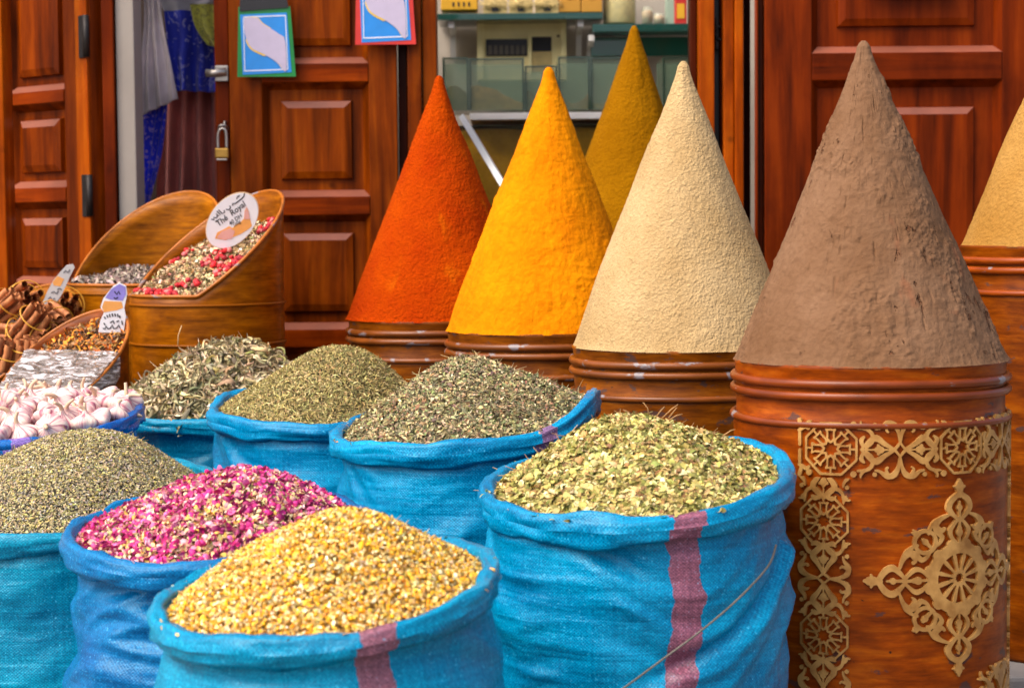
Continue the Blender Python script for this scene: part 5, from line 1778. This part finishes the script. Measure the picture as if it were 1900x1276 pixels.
# tea tin
tt_, tc_, tR, td, tsamp, tfloor, tz, tzl = slant_tin('golden slanted tin of flower tea with an oval price card', 385, 142, 545, 4.66, 0.0, R_(40), -0.62, 0.83, TIN)
p, n = tsamp(5200, -0.004, 0.60)
k = len(p)
sz = RNG.uniform(0.007, 0.018, k)
pal = [((206, 172, 122), 4), ((164, 130, 90), 3), ((230, 206, 166), 3), ((118, 92, 64), 2.5), ((130, 130, 76), 2), ((184, 120, 98), 1)]
parts = [tfloor(0.0, 0.60, (74, 54, 36)), flakes(p + n * RNG.uniform(-0.003, 0.008, (k, 1)), n, sz, sz * RNG.uniform(0.3, 0.7, k), RNG.normal(0, 1.3, k), RNG.normal(0, 0.7, k), pick(pal, k, 0.24), 4, 2, 0.5, 0.7)]
p, n = tsamp(420, 0.0, 0.60)
m_ = (noise(p[:, 0] * 16, p[:, 1] * 16, 3.0) > 0.18)
p, n = p[m_], n[m_]
parts.append(lumps(p + n * 0.008, n, RNG.uniform(0.009, 0.017, len(p)), pick([((196, 26, 34), 3), ((160, 22, 40), 2), ((214, 120, 110), 1.5)], len(p), 0.2), 0.8, nlat=6, nlon=8))
heap('flower_tea_heap', 'mixed tea with red flowers in the golden slanted tin', parts, PETAL, 'flower tea')
# bark tin behind
kt_, kc_, kR, kd, ksamp, kfloor, kz, kzl = slant_tin('slanted tin of grey bark chips behind the tea tin', 270, 139, 525, 4.995, 0.0, R_(62), -0.36, 0.90, TIN2)
p, n = ksamp(2600, 0.0, 0.16)
k = len(p)
sz = RNG.uniform(0.010, 0.026, k)
pal = [((150, 132, 120), 4), ((176, 158, 144), 3), ((110, 96, 88), 2.5), ((196, 178, 162), 1.5)]
heap('bark_chip_heap', 'grey brown bark chips in the tin behind the tea', [kfloor(0.0, 0.16, (50, 42, 38)), flakes(p + n * RNG.uniform(-0.003, 0.010, (k, 1)), n, sz, sz * RNG.uniform(0.3, 0.5, k), RNG.normal(0, 0.8, k), RNG.normal(0, 0.4, k), pick(pal, k, 0.2), 4, 2, 0.35, 0.6)], HERB, 'bark chips')
# petal tin
pt_, pc_, pR, pd, psamp, pfloor, pz, pzl = slant_tin('small slanted tin of orange petals half covered with cling film', 118, 122, 774, 4.30, 0.0, R_(56), -1.0, 0.80, B_RIGHT)
p, n = psamp(3000, -0.022, 0.80)
k = len(p)
sz = RNG.uniform(0.008, 0.022, k)
pal = [((226, 122, 30), 3.5), ((238, 154, 44), 2), ((116, 76, 42), 4), ((152, 110, 60), 3), ((74, 50, 32), 2.5), ((184, 140, 72), 1.5)]
heap('orange_petal_heap', 'orange safflower petals and brown bits in the small slanted tin', [pfloor(-0.022, 0.80, (54, 32, 18)), flakes(p + n * RNG.uniform(-0.002, 0.008, (k, 1)), n, sz, sz * RNG.uniform(0.2, 0.5, k), RNG.normal(0, 1.2, k), RNG.normal(0, 0.7, k), pick(pal, k, 0.2), 5, 2, 0.5, 0.6)], PETAL, 'dried petals')
# cinnamon tin
ct_, cc_, cR, cd, csamp, cfloor, cz, czl = slant_tin('slanted tin of bundled cinnamon sticks at the picture edge', -12, 146, 742, 4.72, 0.0, R_(50), -1.0, 0.72, TIN2)
p, n = csamp(500, -0.05, 0.72)
k = len(p)
heap('bark_crumbs', 'dark cinnamon crumbs under the bundles in the cinnamon tin', [cfloor(-0.05, 0.72, (48, 26, 16)), flakes(p, n, 0.012, 0.006, RNG.normal(0, 1, k), RNG.normal(0, 0.5, k), pick([((80, 48, 30), 1), ((110, 66, 40), 1)], k), 3, 2)], HERB, 'bark crumbs')


# cling film
ft = NT('cling_film')
fv = ft.coord('Object', (1, 1, 1))
fn = ft.noise(ft.coord('Object', (20, 20, 110)), 1.0, 5, 0.65, 1.6)
ft.set(Base_Color=ft.ramp(fn, [(0.40, lin(104, 92, 82)), (0.55, lin(160, 150, 146)), (0.62, lin(236, 234, 238))]), Roughness=0.12, Alpha=ft.ramp(fn, [(0.40, (0.55,) * 3), (0.60, (0.92,) * 3)]), Specular_IOR_Level=0.8, Normal=ft.bump(fn, 0.9, 0.012))  # white streaks are crinkle highlights painted into the film colour
FILM = ft.m
dft = NT('dark_film')
fv = dft.coord('Object', (1, 1, 1))
dft.set(Base_Color=lin(84, 64, 76), Roughness=0.16, Alpha=0.75, Coat_Weight=0.4, Normal=dft.bump(dft.noise(fv, 38, 4, 0.6, 1.2), 0.7, 0.008))


def film(parent, c, Y, base, R, d, z_at, smax, mat, over=0.012, seed=1, flap=0.0):
    """crumpled sheet stretched over the low part of the mouth, s from -1 to smax, folded down over the edge"""
    e = np.array([-d[1], d[0]])
    ns, nt = 70, 90
    S_, T_ = np.meshgrid(np.linspace(-1.0, smax, ns), np.linspace(-1, 1, nt), indexing='ij')
    half = np.sqrt(np.clip(1.03 - S_ ** 2, 0.0009, 1))
    X = (S_ * d[0] + T_ * half * e[0]) * R
    Yy = (S_ * d[1] + T_ * half * e[1]) * R
    Z = z_at(S_) + over + 0.004 * fbm(S_ * 9 + seed, T_ * 2, 0, 3) + 0.002 * noise(S_ * 30 + seed, T_ * 5)
    Z = Z - 0.0 * T_
    top = np.stack([X, Yy, Z], -1)
    # skirt down the outside
    th = []
    V = top.reshape(-1, 3)
    F = [grid_faces(nt, ns)]
    rimL = [i * nt for i in range(ns)][::-1]
    rimR = [i * nt + nt - 1 for i in range(ns)]
    rim = rimL + rimR
    sk = []
    prev = rim
    VV = [V]
    cnt = len(V)
    for lev in range(1, 6):
        row = []
        pts_ = V[rim].copy()
        rad_ = np.hypot(pts_[:, 0], pts_[:, 1])
        a_ = np.arctan2(pts_[:, 1], pts_[:, 0])
        rr_ = R * (1.03 + 0.012 * noise(a_ * 14 + seed, lev * 0.7))
        pts_[:, 0], pts_[:, 1] = rr_ * np.cos(a_), rr_ * np.sin(a_)
        pts_[:, 2] -= lev * 0.012 * (1 + 0.4 * noise(a_ * 5, seed))
        VV.append(pts_)
        row = list(range(cnt, cnt + len(rim)))
        cnt += len(rim)
        sk += [[prev[i], prev[i + 1], row[i + 1], row[i]] for i in range(len(rim) - 1)]
        prev = row
    F.append(np.array(sk))
    return link('cling_film', fast_mesh('cling_film', np.concatenate(VV), F), mat, parent)


film(pt_, pc_, 4.30, 0.0, pR, pd, lambda s_: pzl + (s_ + 1) * 0.80 * pR, 0.22, FILM, 0.006, 3)
film(ct_, cc_, 4.72, 0.0, cR, cd, lambda s_: czl + (s_ + 1) * 0.72 * cR, -0.55, dft.m, 0.004, 6)

# cinnamon bundles
cm = NT('cinnamon_bark')
cv = cm.coord('Object', (60, 60, 6), True)
cf_ = cm.noise(cv, 1.0, 4)
cm.set(Base_Color=cm.ramp(cf_, [(0.3, lin(128, 72, 36)), (0.55, lin(182, 112, 62)), (0.75, lin(210, 146, 92))]), Roughness=0.7, Normal=cm.bump(cf_, 0.3, 0.001))
CINN = cm.m
BAND = plain('rubber_band', (206, 150, 40), 0.5, 0.1, 30)


def bundle(label, px, py, Y, ax, az, L, nst, rb, crng, top=(1, 0, 0)):
    """bundle of quills along direction given by picture angle ax (degrees from +x, up positive) and lean az towards the viewer"""
    c = P(px, py, Y)
    t = thing('cinnamon_bundle', label, 'cinnamon bundle', tuple(c), 'bundles of cinnamon sticks')
    d = np.array([math.cos(R_(ax)) * math.cos(R_(az)), -math.sin(R_(az)), math.sin(R_(ax)) * math.cos(R_(az))])
    u = np.cross(d, (0, 1, 0.2))
    u /= np.linalg.norm(u)
    w = np.cross(u, d)
    offs = [(0, 0)]
    for k in range(nst - 1):
        a_ = k * 2.399963
        q = 0.0098 * math.sqrt(k + 1.0) * 1.12
        offs.append((q * math.cos(a_), q * math.sin(a_)))
    rmax = max(math.hypot(*o_) for o_ in offs)
    for a_, b_ in offs:
        r_ = crng.uniform(0.0080, 0.0106)
        o_ = a_ * u + b_ * w
        l0, l1 = -L / 2 + crng.normal(0, 0.004), L / 2 + crng.normal(0, 0.004)
        # scrolled quill: open spiral section
        nn = 18
        sp = np.linspace(0, 2 * np.pi * 1.35, nn) + crng.random() * 6
        rr_ = r_ * np.linspace(0.55, 1.0, nn)
        prof_ = rr_[:, None] * (np.cos(sp)[:, None] * u + np.sin(sp)[:, None] * w)
        rows = [o_ + d * l + prof_ * (1 + 0.05 * crng.normal()) + u * 0.001 * crng.normal() for l in np.linspace(l0, l1, 7)]
        V = np.concatenate(rows)
        link('quill', fast_mesh('quill', V, [grid_faces(nn, 7)]), CINN, t)
    a = np.linspace(0, 2 * np.pi, 41)
    for pos in ((-0.22, 0.26) if L > 0.075 else (0.05,)):
        rr_ = rmax + 0.0102
        V, F = tube_arrays(np.array([d * (pos * L + 0.002 * math.sin(q)) + rr_ * (math.cos(q) * u + math.sin(q) * w) for q in a]), 0.0016, 6, False)
        link('rubber_band', fast_mesh('rubber_band', V, F), BAND, t)
    return t


crng = np.random.default_rng(3)
Yc = 4.55
bundle('long cinnamon bundle with two yellow bands leaning across the pile', 52, 608, Yc - 0.03, 48, 20, 0.125, 8, 2, crng)
bundle('cinnamon bundle with its open ends facing the viewer beside the tin edge', 96, 595, Yc + 0.02, -28, 42, 0.09, 10, 1, crng)
bundle('upright cinnamon bundle at the front of the pile next to the orange petals', 56, 650, Yc - 0.10, 84, 8, 0.062, 9, 1, crng)
bundle('upright cinnamon bundle at the front of the pile by the picture edge', 16, 660, Yc - 0.11, 70, 12, 0.075, 8, 2, crng)
bundle('cinnamon bundle with a wide yellow band at the top of the pile', 46, 556, Yc + 0.12, 20, 60, 0.085, 10, 1, crng)
bundle('cinnamon bundle cut off by the picture edge, high on the pile', 2, 572, Yc + 0.05, 38, 15, 0.10, 8, 1, crng)
bundle('cinnamon bundle lying level under the long bundle', 8, 622, Yc + 0.0, 2, 10, 0.09, 8, 1, crng)
bundle('round ended cinnamon bundle at the back by the white price card', 118, 570, Yc + 0.16, 30, 66, 0.09, 12, 1, crng)
bundle('dark short cinnamon bundle low beside the tin edge', 84, 628, Yc - 0.02, -20, 50, 0.07, 9, 1, crng)


# ------------------------------------------------------------------ price cards
def ribbon2d(name, polys, w, mat, parent, fr, th=0.0005):
    """pen strokes on a card: polylines in card units"""
    o, ua, ub, n = fr
    ps = []
    for pl_ in polys:
        p = np.asarray(pl_, float)
        if len(p) < 2:
            continue
        t_ = np.gradient(p, axis=0)
        t_ /= np.linalg.norm(t_, axis=1)[:, None] + 1e-9
        nn = np.stack([-t_[:, 1], t_[:, 0]], 1) * w / 2
        a_, b_ = p + nn, p - nn
        m = len(p)
        q = np.concatenate([a_, b_])
        V = np.array([tuple(o + ua * x + ub * y + n * th) for x, y in q] + [tuple(o + ua * x + ub * y) for x, y in q])
        F = []
        for i in range(m - 1):
            F += [[i, i + 1, m + i + 1, m + i], [i, i + 2 * m, i + 1 + 2 * m, i + 1], [m + i, m + i + 1, 3 * m + i + 1, 3 * m + i]]
        ps.append((V, [np.array(F)], None))
    V, F, _ = merge(ps)
    return link(name, fast_mesh(name, V, F, smooth=False), mat, parent)


def text_mesh(name, s, size, mat, parent, fr, ang=0.0, shear=0.2):
    cu = bpy.data.curves.new(name, 'FONT')
    cu.body = s
    cu.size = size
    cu.shear = shear
    cu.align_x = 'CENTER'
    cu.align_y = 'CENTER'
    cu.offset = size * 0.012
    cu.resolution_u = 3
    ob = bpy.data.objects.new(name + '_source', cu)
    COL.objects.link(ob)
    dg = bpy.context.evaluated_depsgraph_get()
    me = bpy.data.meshes.new_from_object(ob.evaluated_get(dg))
    bpy.data.objects.remove(ob)
    bpy.data.curves.remove(cu)
    o, ua, ub, n = fr
    ca, sa = math.cos(ang), math.sin(ang)
    for v in me.vertices:
        x, y = v.co.x * ca - v.co.y * sa, v.co.x * sa + v.co.y * ca
        v.co = o + ua * x - ub * y
    me.materials.clear()
    return link(name, me, mat, parent)


# oval tea card
cc = P(431, 409, 4.65)
card = thing('price_card', 'oval white price card with handwriting standing in the flower tea', 'price card', tuple(cc))
s = 4.65 / FPX
ua, ub = Vector((s, 0, 0)), Vector((0, 0.30 * s, -0.954 * s))
nv_ = Vector((0, -0.954, -0.30))
nv_ = ua.cross(ub).normalized()
if nv_.y > 0:
    nv_ = -nv_
O = Vector((0, 0, 0))
fr0 = (O, ua, ub, nv_)
el = []
for k in range(48):
    a = 2 * math.pi * k / 48
    x, y = 61 * math.cos(a), 39 * math.sin(a)
    A = R_(-50)
    el.append((x * math.cos(A) - y * math.sin(A), x * math.sin(A) + y * math.cos(A)))
rim_ = prism('card_edge', [(x * 1.03, y * 1.03) for x, y in el], 0.002, plain('tan_edge', (206, 170, 126), 0.6), card, fr0)
up = lambda k: (O + nv_ * k, ua, ub, nv_)
prism('card_face', el, 0.0009, CARDW, card, up(0.0022))
sky = [(-34, 34), (-29, 22), (-16, 16), (-6, 10), (0, 14), (6, 8), (16, 2), (22, -4), (24, -18), (28, -27), (32, -18), (33, -6), (36, 10), (30, 16), (14, 26), (4, 30), (-14, 37)]
prism('painted_town', sky[::-1], 0.0004, ORANGEP, card, up(0.0033))
prism('painted_tower', [(23, -3), (24, -17), (26, -19), (28, -28), (30, -19), (32, -17), (33, -3)][::-1], 0.0004, PINKP, card, up(0.0040))
prism('painted_wall', [(-31, 32), (-20, 20), (-4, 14), (4, 20), (-2, 34), (-16, 36)][::-1], 0.0004, PINKP, card, up(0.0040))
text_mesh('lettering', 'Thé  Royal', 15.5, INK, card, up(0.0042), R_(37)).location = tuple(ua * -2 + ub * -13)
text_mesh('lettering', '40 DH', 10.5, INK, card, up(0.0042), R_(37)).location = tuple(ua * 6 + ub * -2)
text_mesh('lettering', '100g', 8.5, INK, card, up(0.0046), R_(37)).location = tuple(ua * 8 + ub * 6)
ca, sa = math.cos(R_(-37)), math.sin(R_(-37))
rt = lambda pts, ox, oy: [(ox + x * ca - y * sa, oy + x * sa + y * ca) for x, y in pts]
arab = [rt([(-40, -2), (-37, 2), (-34, -2), (-31, 2), (-28, 1), (-26, -5), (-25, 2)], -5, -26), rt([(-22, -8), (-21, 2)], -5, -26), rt([(-18, -8), (-17, 2), (-12, 3), (-10, -1)], -5, -26), rt([(-6, 0), (-3, 4), (2, 3), (4, -1)], -5, -26),
        rt([(8, 2), (11, -1), (14, 2), (20, 2), (30, 2), (36, 1), (41, -3)], -5, -26), rt([(22, -4), (25, -4)], -5, -26), rt([(-37, 6), (-34, 6)], -5, -26), rt([(26, -7), (28, -4), (31, -6)], -5, -26)]
ribbon2d('lettering', arab, 2.0, INK, card, up(0.0033))

# card in the petal tin
cc = P(207, 575, 4.34)
card = thing('price_card', 'tall price card with violet top and orange middle in the orange petals', 'price card', tuple(cc))
s = 4.34 / FPX
ua, ub, nv_ = Vector((s, 0, 0)), Vector((0, 0.2 * s, -0.98 * s)), Vector((0, -0.98, -0.2))
up = lambda k: (nv_ * k, ua, ub, nv_)
body = [(-27, 42), (-22, 20), (-14, 4), (-20, -6), (-14, -22), (6, -46), (18, -52), (30, -46), (31, -30), (24, -4), (26, 12), (20, 44)]
prism('card_face', body[::-1], 0.002, CARDW, card, up(0))
prism('violet_patch', [(2, -40), (18, -50), (29, -44), (29, -30), (22, -18), (0, -20), (-10, -24)][::-1], 0.0004, LAVP, card, up(0.0022))
prism('orange_patch', [(-12, -18), (20, -16), (22, -4), (10, 0), (-14, 4), (-17, -6)][::-1], 0.0004, ORANGEP, card, up(0.0022))
wr = [[(-18, 34), (-14, 36), (-12, 30), (-8, 36), (-4, 34), (0, 28), (2, 35), (8, 34), (12, 28), (14, 34)], [(-14, 12), (-12, 16)], [(-9, 9), (-7, 14)], [(-4, 7), (-3, 13)], [(1, 6), (2, 12)], [(6, 6), (7, 12)], [(11, 7), (12, 13)], [(15, 10), (15, 15)],
      [(-4, 24), (2, 20), (4, 26)], [(8, 22), (13, 20)], [(-16, 24), (-13, 28)], [(8, -36), (12, -30), (16, -36), (18, -30)], [(6, -24), (10, -22), (14, -25)], [(18, 20), (19, 28)]]
ribbon2d('lettering', wr, 2.2, INK, card, up(0.0027))

# card in the cinnamon
cc = P(110, 527, 4.62)
card = thing('price_card', 'narrow white price card turned nearly edge on in the cinnamon', 'price card', tuple(cc))
s = 4.62 / FPX
ua, ub, nv_ = Vector((s, 0, 0)), Vector((0, 0.2 * s, -0.98 * s)), Vector((0, -0.98, -0.2))
body = [(-34, 36), (-22, 12), (-10, -8), (4, -24), (16, -36), (28, -38), (31, -32), (22, -16), (12, 4), (2, 22), (-10, 38), (-22, 42)]
prism('card_face', body[::-1], 0.002, plain('greyish_card', (190, 188, 186), 0.5, 0.1, 20), card, up(0))
prism('orange_patch', [(-12, -4), (-2, -16), (10, -10), (2, 4), (-10, 2)][::-1], 0.0004, ORANGEP, card, up(0.0022))
ribbon2d('lettering', [[(-22, 28), (-18, 24), (-14, 30), (-10, 26)], [(-16, 16), (-10, 14), (-6, 18), (-2, 12)], [(10, -22), (14, -26), (18, -22), (22, -28)], [(-4, 10), (0, 8), (4, 10)]], 2.2, plain('grey_ink', (90, 90, 96), 0.6), card, up(0.0027))

# ------------------------------------------------------------------ light
w = bpy.data.worlds.new('World')
scene.world = w
w.use_nodes = True
nt = w.node_tree
sk = nt.nodes.new('ShaderNodeTexSky')
sk.sky_type = 'NISHITA'
sk.sun_disc = False
SUN_EL, SUN_AZ = R_(52), R_(-125)      # azimuth measured from +Y clockwise
sk.sun_elevation = SUN_EL
sk.sun_rotation = SUN_AZ
sk.air_density = 0.6
sk.dust_density = 5.0
sk.ozone_density = 0.0
nt.links.new(sk.outputs[0], nt.nodes['Background'].inputs[0])
nt.nodes['Background'].inputs[1].default_value = 0.15
sd = bpy.data.lights.new('sun', 'SUN')
sd.energy = 0.85
sd.angle = R_(55)
sd.color = (1.0, 0.93, 0.82)
so_ = bpy.data.objects.new('sun', sd)
COL.objects.link(so_)
dv = Vector((math.sin(SUN_AZ) * math.cos(SUN_EL), math.cos(SUN_AZ) * math.cos(SUN_EL), math.sin(SUN_EL)))
so_.rotation_euler = dv.to_track_quat('Z', 'Y').to_euler()
so_.location = dv * 12

scene.view_settings.view_transform = 'Standard'
scene.view_settings.look = 'None'
scene.view_settings.exposure = 1.22
scene.view_settings.gamma = 1.0
scene.cycles.use_denoising = True
scene.cycles.max_bounces = 8
scene.cycles.transparent_max_bounces = 16
